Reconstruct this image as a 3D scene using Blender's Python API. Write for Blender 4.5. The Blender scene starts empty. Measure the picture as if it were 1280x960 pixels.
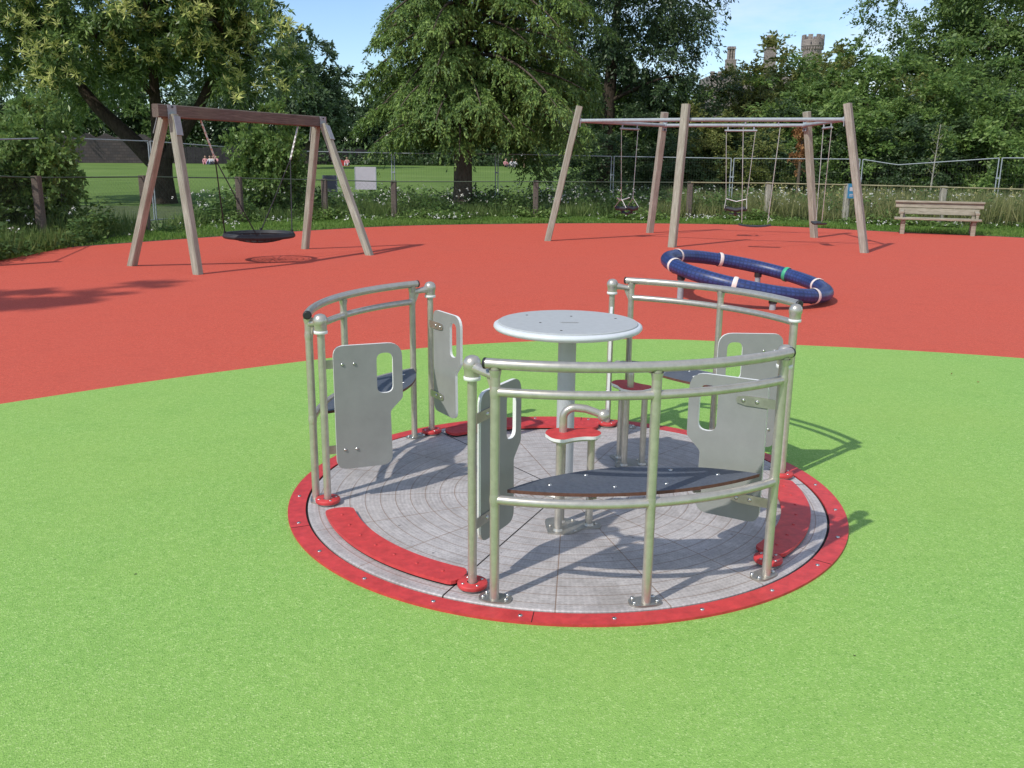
import bpy, bmesh, math, random
import numpy as np
from mathutils import Vector, Matrix
random.seed(7)
RNG = np.random.default_rng(11)
PI = math.pi
R = math.radians
sc = bpy.context.scene
COL = sc.collection

# ------------------------------------------------------------------ camera
FPX, PITCH, ROLL, CAMH = 1125.0, R(13.95), R(0.54), 1.6
cam_d = bpy.data.cameras.new('camera'); cam = bpy.data.objects.new('camera', cam_d); COL.objects.link(cam)
cam_d.sensor_width = 36.0; cam_d.lens = 36.0*FPX/1280.0
cam_d.clip_start = 0.05; cam_d.clip_end = 3000
cam.matrix_world = (Matrix.Translation((0, 0, CAMH)) @ Matrix.Rotation(PI/2-PITCH, 4, 'X') @ Matrix.Rotation(ROLL, 4, 'Z'))
sc.camera = cam

def ray(px, py):                    # surveying helper: direction of a measured point of the photograph
    x = (px-640)/FPX; y = -(py-480)/FPX
    c, s = math.cos(ROLL), math.sin(ROLL)
    x, y = c*x-s*y, s*x+c*y
    return Vector((x, math.cos(PITCH)+y*math.sin(PITCH), -math.sin(PITCH)+y*math.cos(PITCH)))
def at(px, py, Y):
    d = ray(px, py); t = Y/d.y
    return Vector((d.x*t, Y, CAMH+d.z*t))
def gnd(px, py, z=0.0):
    d = ray(px, py); t = (z-CAMH)/d.z
    return Vector((d.x*t, d.y*t, z))

# ------------------------------------------------------------------ materials
MATS = {}
def newmat(name):
    m = bpy.data.materials.new(name); m.use_nodes = True
    nt = m.node_tree; b = nt.nodes['Principled BSDF']
    MATS[name] = m
    return m, nt, b
def N(nt, typ, **kw):
    n = nt.nodes.new(typ)
    for k, v in kw.items():
        if k.startswith('i_'):
            n.inputs[int(k[2:]) if k[2:].isdigit() else k[2:].replace('_', ' ')].default_value = v
        else: setattr(n, k, v)
    return n
def L(nt, a, b): nt.links.new(a, b)
def ramp(nt, fac, stops, interp='LINEAR'):
    r = nt.nodes.new('ShaderNodeValToRGB'); r.color_ramp.interpolation = interp
    e = r.color_ramp.elements
    while len(e) < len(stops): e.new(0.5)
    for k, (p, c) in enumerate(stops):
        e[k].position = p; e[k].color = (c[0], c[1], c[2], 1) if len(c) == 3 else c
    if fac is not None: L(nt, fac, r.inputs[0])
    return r
def mixc(nt, fac, a, b, mode='MIX'):
    m = nt.nodes.new('ShaderNodeMix'); m.data_type = 'RGBA'; m.blend_type = mode
    for sock, v in ((m.inputs[0], fac), (m.inputs[6], a), (m.inputs[7], b)):
        if hasattr(v, 'is_output') or isinstance(v, bpy.types.NodeSocket): L(nt, v, sock)
        elif isinstance(v, (int, float)): sock.default_value = v
        else: sock.default_value = (v[0], v[1], v[2], 1)
    return m.outputs[2]
def math_(nt, op, a, b=0.0, c=None):
    m = nt.nodes.new('ShaderNodeMath'); m.operation = op
    for k, v in enumerate((a, b) if c is None else (a, b, c)):
        if isinstance(v, bpy.types.NodeSocket): L(nt, v, m.inputs[k])
        else: m.inputs[k].default_value = v
    return m.outputs[0]
def noise(nt, co, scale, detail=3, rough=0.55, dim=None):
    n = nt.nodes.new('ShaderNodeTexNoise'); n.inputs['Scale'].default_value = scale
    n.inputs['Detail'].default_value = detail; n.inputs['Roughness'].default_value = rough
    if co is not None: L(nt, co, n.inputs['Vector'])
    return n.outputs['Fac']
def coords(nt, kind='Object', scale=None):
    t = nt.nodes.new('ShaderNodeTexCoord')
    if scale is None: return t.outputs[kind]
    m = nt.nodes.new('ShaderNodeMapping'); m.inputs['Scale'].default_value = scale
    L(nt, t.outputs[kind], m.inputs['Vector']); return m.outputs[0]
def bump(nt, b, h, strength=0.3, dist=0.01):
    n = nt.nodes.new('ShaderNodeBump'); n.inputs['Strength'].default_value = strength; n.inputs['Distance'].default_value = dist
    L(nt, h, n.inputs['Height']); L(nt, n.outputs[0], b.inputs['Normal'])

def rubber(name, base, dark, light, stain):
    m, nt, b = newmat(name)
    co = coords(nt)
    v = N(nt, 'ShaderNodeTexVoronoi'); v.inputs['Scale'].default_value = 210; L(nt, co, v.inputs['Vector'])
    sep = N(nt, 'ShaderNodeSeparateColor'); L(nt, v.outputs['Color'], sep.inputs[0])
    r = ramp(nt, sep.outputs[0], [(0.0, dark), (0.16, base), (0.80, base), (1.0, light)])
    n2 = noise(nt, co, 26, 5, .7)
    c1 = mixc(nt, math_(nt, 'MULTIPLY', ramp(nt, n2, [(.40, (0, 0, 0)), (.66, (1, 1, 1))]).outputs[0], .34), r.outputs[0], dark)
    n3 = noise(nt, co, .55, 5, .6)
    c2 = mixc(nt, ramp(nt, n3, [(.38, (0, 0, 0)), (.72, (.42, .42, .42))]).outputs[0], c1, stain)
    n5 = noise(nt, co, 3.1, 6, .7)
    c2 = mixc(nt, ramp(nt, n5, [(.52, (0, 0, 0)), (.75, (.22, .22, .22))]).outputs[0], c2, dark)
    # odd specks of debris
    v2 = N(nt, 'ShaderNodeTexVoronoi'); v2.inputs['Scale'].default_value = 2.3; L(nt, co, v2.inputs['Vector'])
    sp = math_(nt, 'LESS_THAN', v2.outputs['Distance'], 0.014)
    c3 = mixc(nt, math_(nt, 'MULTIPLY', sp, .8), c2, (.03, .025, .015))
    L(nt, c3, b.inputs['Base Color'])
    b.inputs['Roughness'].default_value = .82; b.inputs['Specular IOR Level'].default_value = .3
    bump(nt, b, math_(nt, 'ADD', v.outputs['Distance'], math_(nt, 'MULTIPLY', n2, .5)), .55, .004)
    return m
rubber('green_rubber', (.265, .475, .105), (.13, .30, .05), (.48, .66, .24), (.33, .48, .11))
rubber('red_rubber', (.60, .095, .056), (.35, .052, .032), (.75, .20, .12), (.53, .10, .066))

def plain(name, col, rough=.5, metal=0.0, var=.12, scale=12, bumpy=0, spec=.5):
    m, nt, b = newmat(name)
    co = coords(nt); n = noise(nt, co, scale, 5, .65)
    d = tuple(c*(1-var*2) for c in col); l = tuple(min(1, c*(1+var)) for c in col)
    r = ramp(nt, n, [(.3, d), (.65, col), (.85, l)])
    L(nt, r.outputs[0], b.inputs['Base Color'])
    b.inputs['Roughness'].default_value = rough; b.inputs['Metallic'].default_value = metal
    b.inputs['Specular IOR Level'].default_value = spec
    if bumpy: bump(nt, b, n, bumpy, .01)
    return m
plain('steel_tube', (.56, .525, .46), .35, .62, .10, 30)
plain('steel_plate', (.50, .48, .43), .42, .85, .15, 20)
plain('galvanised', (.34, .39, .41), .65, .0, .12, 14)
plain('bolt_steel', (.62, .62, .6), .25, 1.0, .05, 20)
plain('grey_board', (.28, .285, .275), .5, 0, .07, 7, .05)
plain('white_core', (.80, .80, .77), .5, 0, .04, 20)
plain('red_board', (.64, .055, .055), .5, 0, .16, 22, .15)
plain('table_grey', (.47, .49, .49), .45, 0, .05, 30)
plain('table_rim', (.68, .71, .73), .35, .0, .05, 20)
plain('column_grey', (.46, .475, .49), .4, .0, .06, 9)
plain('black_cap', (.02, .02, .022), .5, 0, .1)
plain('black_rope', (.018, .018, .022), .7, 0, .2, 40)
plain('black_rubber', (.03, .032, .036), .55, 0, .2, 20)
plain('chain_steel', (.60, .58, .54), .4, .6, .1)
plain('gap_black', (.012, .011, .011), .9, 0, .1)
plain('white_band', (.78, .68, .62), .5, 0, .08)
plain('green_band', (.05, .42, .22), .5, 0, .08)
plain('white_sign', (.52, .50, .54), .5, 0, .05, 6)
plain('slate_sign', (.10, .11, .14), .5, 0, .1, 6)
plain('blue_sign', (.04, .22, .38), .4, 0, .1, 12)
plain('skin', (.55, .34, .25), .6, 0, .03)
plain('hair_brown', (.07, .04, .025), .6, 0, .1)
plain('cloth_white', (.55, .55, .56), .8, 0, .04)
plain('cloth_pink', (.62, .28, .30), .8, 0, .04)
plain('cloth_blue', (.10, .15, .30), .8, 0, .04)
plain('cloth_red', (.40, .03, .03), .8, 0, .06)
plain('cloth_dark', (.04, .04, .05), .8, 0, .06)
plain('wire_green', (.10, .13, .09), .6, .3, .1)
plain('rail_wood', (.30, .28, .16), .8, 0, .2, 8)

def bench_top():
    m, nt, b = newmat('bench_board')
    co = coords(nt); n = noise(nt, co, 70, 4, .7); n2 = noise(nt, co, 5, 4)
    r = ramp(nt, n, [(.3, (.055, .065, .085)), (.7, (.095, .11, .14))])
    c = mixc(nt, ramp(nt, n2, [(.45, (0, 0, 0)), (.8, (.4, .4, .4))]).outputs[0], r.outputs[0], (.16, .17, .18))
    L(nt, c, b.inputs['Base Color']); b.inputs['Roughness'].default_value = .5; bump(nt, b, n, .25, .002)
bench_top()
plain('ply_edge', (.16, .07, .045), .6, 0, .2, 50)

def wood(name, a, c, axis=(22, 22, 1.2)):
    m, nt, b = newmat(name)
    co = coords(nt, 'Object', axis)
    n = noise(nt, co, 3.0, 7, .7); n2 = noise(nt, coords(nt), 1.8, 4)
    r = ramp(nt, n, [(.30, tuple(x*.30 for x in a)), (.38, tuple(x*.8 for x in a)), (.5, a), (.7, c)])
    col = mixc(nt, ramp(nt, n2, [(.4, (0, 0, 0)), (.75, (.5, .5, .5))]).outputs[0], r.outputs[0], (.20, .175, .13))
    L(nt, col, b.inputs['Base Color']); b.inputs['Roughness'].default_value = .85; b.inputs['Specular IOR Level'].default_value = .25
    bump(nt, b, n, .5, .01); return m
wood('wood_pale', (.33, .335, .265), (.52, .52, .44))
wood('wood_grey', (.33, .315, .26), (.53, .51, .44))
wood('wood_brown', (.125, .098, .085), (.23, .18, .155), (1.2, 22, 22))
wood('wood_bench', (.33, .30, .23), (.50, .47, .38), (1.5, 20, 20))

def bark(name, a, c):
    m, nt, b = newmat(name)
    co = coords(nt, 'Object', (5, 5, 1.1)); n = noise(nt, co, 3.2, 7, .75)
    r = ramp(nt, n, [(.3, a), (.7, c)]); L(nt, r.outputs[0], b.inputs['Base Color'])
    b.inputs['Roughness'].default_value = .95; b.inputs['Specular IOR Level'].default_value = .15; bump(nt, b, n, 1.0, .06)
bark('bark_dark', (.03, .024, .018), (.10, .08, .06))
bark('bark_brown', (.06, .045, .035), (.19, .155, .12))
bark('bark_pale', (.25, .24, .2), (.5, .48, .42))

def leafmat(name, cols, trans=.32, rough=.5, big=.35):
    """cols: dark, mid, light leaf colours; picked at random leaf by leaf, drifting slowly through the crown"""
    m, nt, b = newmat(name)
    g = N(nt, 'ShaderNodeNewGeometry')
    n = noise(nt, coords(nt), big, 3, .6)
    f = math_(nt, 'ADD', math_(nt, 'MULTIPLY', g.outputs['Random Per Island'], .6), math_(nt, 'MULTIPLY', n, .55))
    r = ramp(nt, f, [(.22, cols[0]), (.58, cols[1]), (.92, cols[2])])
    L(nt, r.outputs[0], b.inputs['Base Color']); b.inputs['Roughness'].default_value = rough
    b.inputs['Specular IOR Level'].default_value = .35
    t = N(nt, 'ShaderNodeBsdfTranslucent'); L(nt, mixc(nt, .5, r.outputs[0], tuple(min(1, c*1.9) for c in cols[2])), t.inputs[0])
    mx = N(nt, 'ShaderNodeMixShader'); mx.inputs[0].default_value = trans
    L(nt, b.outputs[0], mx.inputs[1]); L(nt, t.outputs[0], mx.inputs[2])
    L(nt, mx.outputs[0], nt.nodes['Material Output'].inputs['Surface'])
    return m
leafmat('leaf_chestnut', ((.037, .076, .022), (.092, .160, .042), (.22, .31, .085)), .26, .38)
leafmat('leaf_catkin', ((.36, .42, .10), (.56, .62, .17), (.76, .76, .30)), .35, .7)
leafmat('leaf_feather', ((.034, .080, .020), (.100, .175, .036), (.25, .36, .085)), .20, .55, .8)
leafmat('leaf_dark', ((.022, .047, .019), (.048, .086, .032), (.10, .155, .058)), .22, .45)
leafmat('leaf_mid', ((.040, .086, .024), (.098, .165, .040), (.20, .285, .080)), .3, .5)
leafmat('leaf_yellow', ((.070, .100, .026), (.150, .185, .045), (.280, .280, .090)), .32, .55)
leafmat('leaf_far', ((.039, .072, .036), (.072, .117, .055), (.130, .189, .091)), .25, .6)
leafmat('leaf_bush', ((.046, .098, .022), (.120, .205, .048), (.25, .35, .10)), .32, .45)
leafmat('leaf_brown', ((.14, .06, .025), (.28, .13, .05), (.42, .24, .10)), .25, .7)
leafmat('blade_green', ((.06, .13, .018), (.13, .24, .040), (.24, .34, .08)), .35, .6, .5)
leafmat('blade_meadow', ((.08, .11, .03), (.18, .21, .07), (.34, .33, .15)), .35, .7, .3)
leafmat('blade_left', ((.05, .10, .022), (.11, .175, .042), (.22, .28, .09)), .35, .7, .3)
leafmat('weed_leaf', ((.036, .078, .019), (.078, .150, .036), (.156, .234, .065)), .3, .6, .4)
leafmat('petal_white', ((.62, .62, .55), (.78, .78, .70), (.85, .85, .8)), .2, .8)
leafmat('petal_yellow', ((.42, .38, .12), (.55, .50, .20), (.62, .58, .32)), .2, .8)

def field_mat():
    m, nt, b = newmat('field_grass')
    co = coords(nt); n = noise(nt, co, .22, 6, .7); n2 = noise(nt, co, 6, 6, .75)
    r = ramp(nt, n, [(.3, (.10, .16, .04)), (.55, (.145, .215, .058)), (.75, (.19, .25, .08))])
    c = mixc(nt, ramp(nt, n2, [(.35, (.0, .0, .0)), (.7, (.6, .6, .6))]).outputs[0], r.outputs[0], (.11, .20, .035))
    L(nt, c, b.inputs['Base Color']); b.inputs['Roughness'].default_value = .95; b.inputs['Specular IOR Level'].default_value = .1
    bump(nt, b, n2, .6, .05)
field_mat()
def soil_mat():
    m, nt, b = newmat('verge_soil')
    co = coords(nt); n = noise(nt, co, 3, 6, .7)
    r = ramp(nt, n, [(.3, (.045, .06, .02)), (.7, (.10, .14, .035))])
    L(nt, r.outputs[0], b.inputs['Base Color']); b.inputs['Roughness'].default_value = .95; bump(nt, b, n, .8, .05)
soil_mat()
def stone_mat(name, a, c, sc_=1.0):
    m, nt, b = newmat(name)
    tc = coords(nt, 'Object')
    sp = N(nt, 'ShaderNodeSeparateXYZ'); L(nt, tc, sp.inputs[0])
    cb = N(nt, 'ShaderNodeCombineXYZ'); L(nt, math_(nt, 'ADD', sp.outputs[0], sp.outputs[1]), cb.inputs[0]); L(nt, sp.outputs[2], cb.inputs[1])
    br = N(nt, 'ShaderNodeTexBrick'); L(nt, cb.outputs[0], br.inputs['Vector']); br.inputs['Scale'].default_value = sc_
    br.inputs['Color1'].default_value = (*a, 1); br.inputs['Color2'].default_value = (*c, 1); br.inputs['Mortar'].default_value = (a[0]*.5, a[1]*.5, a[2]*.5, 1)
    br.inputs['Mortar Size'].default_value = .03
    n = noise(nt, tc, 1.5, 6, .7)
    col = mixc(nt, ramp(nt, n, [(.35, (0, 0, 0)), (.7, (.7, .7, .7))]).outputs[0], br.outputs[0], tuple(x*.55 for x in a))
    L(nt, col, b.inputs['Base Color']); b.inputs['Roughness'].default_value = .9; bump(nt, b, n, .6, .05)
stone_mat('stone_castle', (.30, .25, .235), (.38, .32, .29), .8)
stone_mat('stone_wall', (.13, .10, .095), (.075, .065, .07), .9)
plain('slate_roof', (.08, .085, .10), .6, 0, .2, 3)
plain('window_dark', (.015, .016, .02), .2, 0, .1)
plain('fence_dark', (.035, .030, .034), .8, 0, .25, 3)

def deck_mat():
    m, nt, b = newmat('deck_tread')
    tc = coords(nt); sp = N(nt, 'ShaderNodeSeparateXYZ'); L(nt, tc, sp.inputs[0])
    x, y = sp.outputs[0], sp.outputs[1]
    rr = math_(nt, 'SQRT', math_(nt, 'ADD', math_(nt, 'MULTIPLY', x, x), math_(nt, 'MULTIPLY', y, y)))
    an = math_(nt, 'ARCTAN2', y, x)
    # concentric grooves every 7.2 cm
    def groove(src, period, width, off=0.0):
        q = math_(nt, 'FRACT', math_(nt, 'DIVIDE', math_(nt, 'ADD', src, off), period))
        d = math_(nt, 'ABSOLUTE', math_(nt, 'SUBTRACT', q, .5))
        return math_(nt, 'MULTIPLY', d, period), period
    d1, _ = groove(rr, .072, 0, 0)
    g1 = math_(nt, 'LESS_THAN', d1, .0022)
    da, _ = groove(an, R(20), 0, R(114.5)+R(360)+R(10))
    arc = math_(nt, 'MULTIPLY', da, rr)
    g2 = math_(nt, 'LESS_THAN', arc, .0022)
    dm, _ = groove(an, R(120), 0, R(114.5)+R(360)+R(60))
    g3 = math_(nt, 'LESS_THAN', math_(nt, 'MULTIPLY', dm, rr), .0035)
    # small embossed bars
    qa = math_(nt, 'FRACT', math_(nt, 'MULTIPLY', an, 57.0)); qr = math_(nt, 'FRACT', math_(nt, 'DIVIDE', rr, .018))
    pip = math_(nt, 'MULTIPLY', math_(nt, 'GREATER_THAN', qa, .45), math_(nt, 'GREATER_THAN', qr, .5))
    n1 = noise(nt, tc, 4.5, 7, .72); n2 = noise(nt, tc, 42, 6, .75)
    cs = N(nt, 'ShaderNodeCombineXYZ'); L(nt, math_(nt, 'MULTIPLY', rr, 60.0), cs.inputs[0]); L(nt, math_(nt, 'MULTIPLY', an, 2.0), cs.inputs[1])
    n4 = noise(nt, cs.outputs[0], 1.0, 4, .7)
    base = ramp(nt, n1, [(.28, (.42, .385, .37)), (.52, (.57, .53, .51)), (.75, (.68, .64, .615))]).outputs[0]
    base = mixc(nt, ramp(nt, n2, [(.38, (.45, .45, .45)), (.62, (0, 0, 0))]).outputs[0], base, (.24, .22, .21))
    base = mixc(nt, ramp(nt, n4, [(.42, (0, 0, 0)), (.7, (.45, .45, .45))]).outputs[0], base, (.60, .57, .55))
    base = mixc(nt, math_(nt, 'MULTIPLY', pip, .16), base, (.12, .11, .11))
    rust = mixc(nt, noise(nt, tc, 2.6, 3), (.34, .19, .10), (.15, .10, .075))
    base = mixc(nt, math_(nt, 'MULTIPLY', g1, .60), base, rust)
    base = mixc(nt, math_(nt, 'MULTIPLY', g2, .75), base, rust)
    base = mixc(nt, g3, base, (.03, .025, .02))
    n6 = noise(nt, tc, 1.7, 8, .75)
    base = mixc(nt, ramp(nt, n6, [(.50, (0, 0, 0)), (.64, (.38, .38, .38))]).outputs[0], base, (.20, .175, .15))
    v2 = N(nt, 'ShaderNodeTexVoronoi'); v2.inputs['Scale'].default_value = 9; L(nt, tc, v2.inputs['Vector'])
    base = mixc(nt, math_(nt, 'MULTIPLY', math_(nt, 'LESS_THAN', v2.outputs['Distance'], .06), .55), base, (.06, .05, .045))
    L(nt, base, b.inputs['Base Color'])
    b.inputs['Roughness'].default_value = .5; b.inputs['Metallic'].default_value = .12
    h = math_(nt, 'SUBTRACT', math_(nt, 'MULTIPLY', pip, .4), math_(nt, 'ADD', g1, math_(nt, 'ADD', g2, g3)))
    bump(nt, b, math_(nt, 'ADD', h, math_(nt, 'MULTIPLY', n2, .4)), .7, .003)
deck_mat()

def ring_blue():
    m, nt, b = newmat('blue_moulded')
    uvn = N(nt, 'ShaderNodeUVMap'); sp = N(nt, 'ShaderNodeSeparateXYZ'); L(nt, uvn.outputs[0], sp.inputs[0])
    u = math_(nt, 'MULTIPLY', sp.outputs[0], 110.0); v = math_(nt, 'MULTIPLY', sp.outputs[1], 12.0)
    fu = math_(nt, 'ABSOLUTE', math_(nt, 'SUBTRACT', math_(nt, 'FRACT', u), .5)); fv = math_(nt, 'ABSOLUTE', math_(nt, 'SUBTRACT', math_(nt, 'FRACT', v), .5))
    k = math_(nt, 'MULTIPLY', math_(nt, 'LESS_THAN', fu, .34), math_(nt, 'LESS_THAN', fv, .33))
    n = noise(nt, coords(nt), 9, 4)
    r = ramp(nt, n, [(.3, (.022, .042, .145)), (.7, (.040, .072, .235))])
    cc_ = mixc(nt, math_(nt, 'MULTIPLY', math_(nt, 'SUBTRACT', 1.0, k), .5), r.outputs[0], (.008, .014, .05))  # groove shade between the moulded pads, put into the colour
    L(nt, cc_, b.inputs['Base Color']); b.inputs['Roughness'].default_value = .38
    bump(nt, b, k, 1.0, .02)
ring_blue()

# ------------------------------------------------------------------ mesh building
class MB:
    def __init__(s): s.v = []; s.f = []; s.m = []; s.sm = []; s.uv = {}
    def add(s, vs, fs, mat=0, smooth=False):
        o = len(s.v); s.v += [tuple(p) for p in vs]
        for f in fs: s.f.append(tuple(i+o for i in f)); s.m.append(mat); s.sm.append(smooth)
    def box(s, c, size, rot=None, mat=0, taper=1.0):
        hx, hy, hz = size[0]/2, size[1]/2, size[2]/2
        vs = [Vector((x*hx*(taper if z > 0 else 1), y*hy*(taper if z > 0 else 1), z*hz)) for z in (-1, 1) for y in (-1, 1) for x in (-1, 1)]
        if rot is not None: vs = [rot @ p for p in vs]
        vs = [p+Vector(c) for p in vs]
        s.add(vs, [(0, 2, 3, 1), (4, 5, 7, 6), (0, 1, 5, 4), (2, 6, 7, 3), (0, 4, 6, 2), (1, 3, 7, 5)], mat)
    def beam(s, a, b, w, h, up=Vector((0, 0, 1)), mat=0, ch=.12):
        """chamfered rectangular bar from a to b"""
        a, b = Vector(a), Vector(b); d = (b-a).normalized()
        x = d.cross(up).normalized(); y = x.cross(d).normalized()
        c = min(w, h)*ch
        prof = [(-w/2+c, -h/2), (w/2-c, -h/2), (w/2, -h/2+c), (w/2, h/2-c), (w/2-c, h/2), (-w/2+c, h/2), (-w/2, h/2-c), (-w/2, -h/2+c)]
        vs = [p+x*u+y*v for p in (a, b) for u, v in prof]
        n = 8
        fs = [(i, (i+1) % n, n+(i+1) % n, n+i) for i in range(n)] + [tuple(reversed(range(n))), tuple(range(n, 2*n))]
        s.add(vs, fs, mat)
    def tube(s, path, rad, seg=12, mat=0, caps=True, closed=False, smooth=True, flat=1.0):
        P = [Vector(p) for p in path]; n = len(P)
        rad = rad if isinstance(rad, (list, tuple)) else [rad]*n
        vs = []; prev = None
        for i, p in enumerate(P):
            if closed: t = (P[(i+1) % n]-P[i-1]).normalized()
            else: t = (P[min(i+1, n-1)]-P[max(i-1, 0)]).normalized()
            if prev is None:
                a = Vector((0, 0, 1)) if abs(t.z) < .9 else Vector((1, 0, 0)); x = t.cross(a).normalized()
            else: x = (prev-t*prev.dot(t)).normalized()
            prev = x; y = t.cross(x)
            vs += [p+(x*math.cos(2*PI*k/seg)+y*math.sin(2*PI*k/seg)*flat)*rad[i] for k in range(seg)]
        fs = []
        for i in range(n if closed else n-1):
            j = (i+1) % n
            fs += [(i*seg+k, i*seg+(k+1) % seg, j*seg+(k+1) % seg, j*seg+k) for k in range(seg)]
        s.add(vs, fs, mat, smooth)
        if caps and not closed:
            s.add(vs[:seg], [tuple(reversed(range(seg)))], mat); s.add(vs[-seg:], [tuple(range(seg))], mat)
    def lathe(s, prof, c=(0, 0, 0), seg=32, mat=0, smooth=True, close=True):
        c = Vector(c); vs = []
        for r_, z in prof: vs += [c+Vector((r_*math.cos(2*PI*k/seg), r_*math.sin(2*PI*k/seg), z)) for k in range(seg)]
        fs = [(i*seg+k, i*seg+(k+1) % seg, (i+1)*seg+(k+1) % seg, (i+1)*seg+k) for i in range(len(prof)-1) for k in range(seg)]
        s.add(vs, fs, mat, smooth)
    def ball(s, c, r_, mat=0, seg=16, sz=1.0):
        s.lathe([(max(1e-4, r_*math.sin(PI*i/10)), -r_*sz*math.cos(PI*i/10)) for i in range(11)], c, seg, mat)
    def prism(s, outline, z0, z1, mat=0, side=None, M=None):
        n = len(outline); M = M or Matrix.Identity(4)
        vs = [M @ Vector((x, y, z)) for z in (z0, z1) for x, y in outline]
        s.add(vs, [tuple(reversed(range(n))), tuple(range(n, 2*n))], mat)
        s.add(vs, [(i, (i+1) % n, n+(i+1) % n, n+i) for i in range(n)], mat if side is None else side)
    def build(s, name, mats, parent=None, loc=(0, 0, 0), rot=None):
        me = bpy.data.meshes.new(name); me.from_pydata(s.v, [], s.f)
        mats = mats if isinstance(mats, (list, tuple)) else [mats]
        for m in mats: me.materials.append(MATS[m])
        me.polygons.foreach_set('material_index', s.m); me.polygons.foreach_set('use_smooth', s.sm)
        me.update()
        o = bpy.data.objects.new(name, me); COL.objects.link(o)
        if parent: o.parent = parent
        o.location = loc
        if rot is not None: o.rotation_euler = rot
        return o
def tag(o, label=None, cat=None, group=None, kind=None):
    if label: o['label'] = label
    if cat: o['category'] = cat
    if group: o['group'] = group
    if kind: o['kind'] = kind
    return o
def empty(name, loc=(0, 0, 0), rz=0, **kw):
    o = bpy.data.objects.new(name, None); COL.objects.link(o); o.location = loc; o.rotation_euler = (0, 0, rz)
    o.empty_display_size = .2
    return tag(o, **kw)
def copy_tree(o, parent=None):
    c = o.copy(); COL.objects.link(c)
    if parent: c.parent = parent
    for ch in list(o.children): copy_tree(ch, c)
    return c
def arc(r_, a0, a1, n, z=0.0): return [Vector((r_*math.cos(a0+(a1-a0)*i/n), r_*math.sin(a0+(a1-a0)*i/n), z)) for i in range(n+1)]

def spline(pts, n=12):
    out = []
    P = [Vector(p) for p in pts]
    for i in range(len(P)-1):
        p0, p1, p2, p3 = P[max(i-1, 0)], P[i], P[i+1], P[min(i+2, len(P)-1)]
        for k in range(n):
            t = k/n; out.append(.5*((2*p1)+(p2-p0)*t+(2*p0-5*p1+4*p2-p3)*t*t+(-p0+3*p1-3*p2+p3)*t**3))
    out.append(P[-1]); return out

# ------------------------------------------------------------------ world and sun
SUN_AZ = Vector((-.72, -.694)).normalized(); SUN_EL = R(47)
w = bpy.data.worlds.new('World'); sc.world = w; w.use_nodes = True
nt = w.node_tree; bg = nt.nodes['Background']
sky = nt.nodes.new('ShaderNodeTexSky'); sky.sky_type = 'NISHITA'; sky.sun_disc = False
sky.sun_elevation = SUN_EL; sky.sun_rotation = math.atan2(SUN_AZ.x, SUN_AZ.y) % (2*PI)
sky.altitude = 50; sky.air_density = 1.0; sky.dust_density = .05; sky.ozone_density = 4.5
tc = nt.nodes.new('ShaderNodeTexCoord'); mp = nt.nodes.new('ShaderNodeMapping'); mp.inputs['Scale'].default_value = (1.6, 1.0, 5.5)
mp.inputs['Location'].default_value = (.25, 0, .2)
nt.links.new(tc.outputs['Generated'], mp.inputs[0])
cn = noise(nt, mp.outputs[0], 2.2, 7, .62)
sx = N(nt, 'ShaderNodeSeparateXYZ'); nt.links.new(tc.outputs['Generated'], sx.inputs[0])
side = ramp(nt, math_(nt, 'ADD', math_(nt, 'MULTIPLY', sx.outputs[0], 1.3), .35), [(.15, (0, 0, 0)), (.75, (1, 1, 1))]).outputs[0]
back = ramp(nt, math_(nt, 'MULTIPLY', sx.outputs[1], -1.0), [(.0, (0, 0, 0)), (.3, (1.2, 1.2, 1.2))]).outputs[0]  # unseen cloud behind the camera, added to lift the ambient light
side = math_(nt, 'MAXIMUM', side, back)
cm = math_(nt, 'MULTIPLY', math_(nt, 'MULTIPLY', ramp(nt, cn, [(.36, (0, 0, 0)), (.68, (1, 1, 1))]).outputs[0], side), .62)
nt.links.new(mixc(nt, cm, sky.outputs[0], (7.0, 6.8, 6.9)), bg.inputs[0])
bg.inputs[1].default_value = .15
sd = bpy.data.lights.new('sun', 'SUN'); sd.energy = 3.25; sd.angle = R(.9); sd.color = (1.0, .955, .88)
so = bpy.data.objects.new('sun', sd); COL.objects.link(so)
sv = Vector((SUN_AZ.x*math.cos(SUN_EL), SUN_AZ.y*math.cos(SUN_EL), math.sin(SUN_EL)))
so.rotation_euler = sv.to_track_quat('Z', 'Y').to_euler(); so.location = (0, 0, 30)

# ------------------------------------------------------------------ ground
def terr(x, y):
    t = min(1, max(0, (y-31)/60.0)); s = t*t*(3-2*t)
    far = max(0, y-110)
    return -.02+1.02*s+far*.02
def sheet(name, xs, ys, mat, dz=0.0):
    b = MB(); nx, ny = len(xs), len(ys)
    b.add([(x, y, terr(x, y)+dz) for y in ys for x in xs], [(j*nx+i, j*nx+i+1, (j+1)*nx+i+1, (j+1)*nx+i) for j in range(ny-1) for i in range(nx-1)], 0, True)
    return b.build(name, mat)
xs = [-1500, -700, -350, -180]+[-120+8*i for i in range(31)]+[180, 350, 700, 1500]
ys = [-300, -80, -20, 0, 10, 20, 26]+[31+4*i for i in range(22)]+[140, 180, 260, 400, 800, 1600]
g = sheet('ground', xs, ys, 'field_grass'); tag(g, kind='structure')

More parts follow.
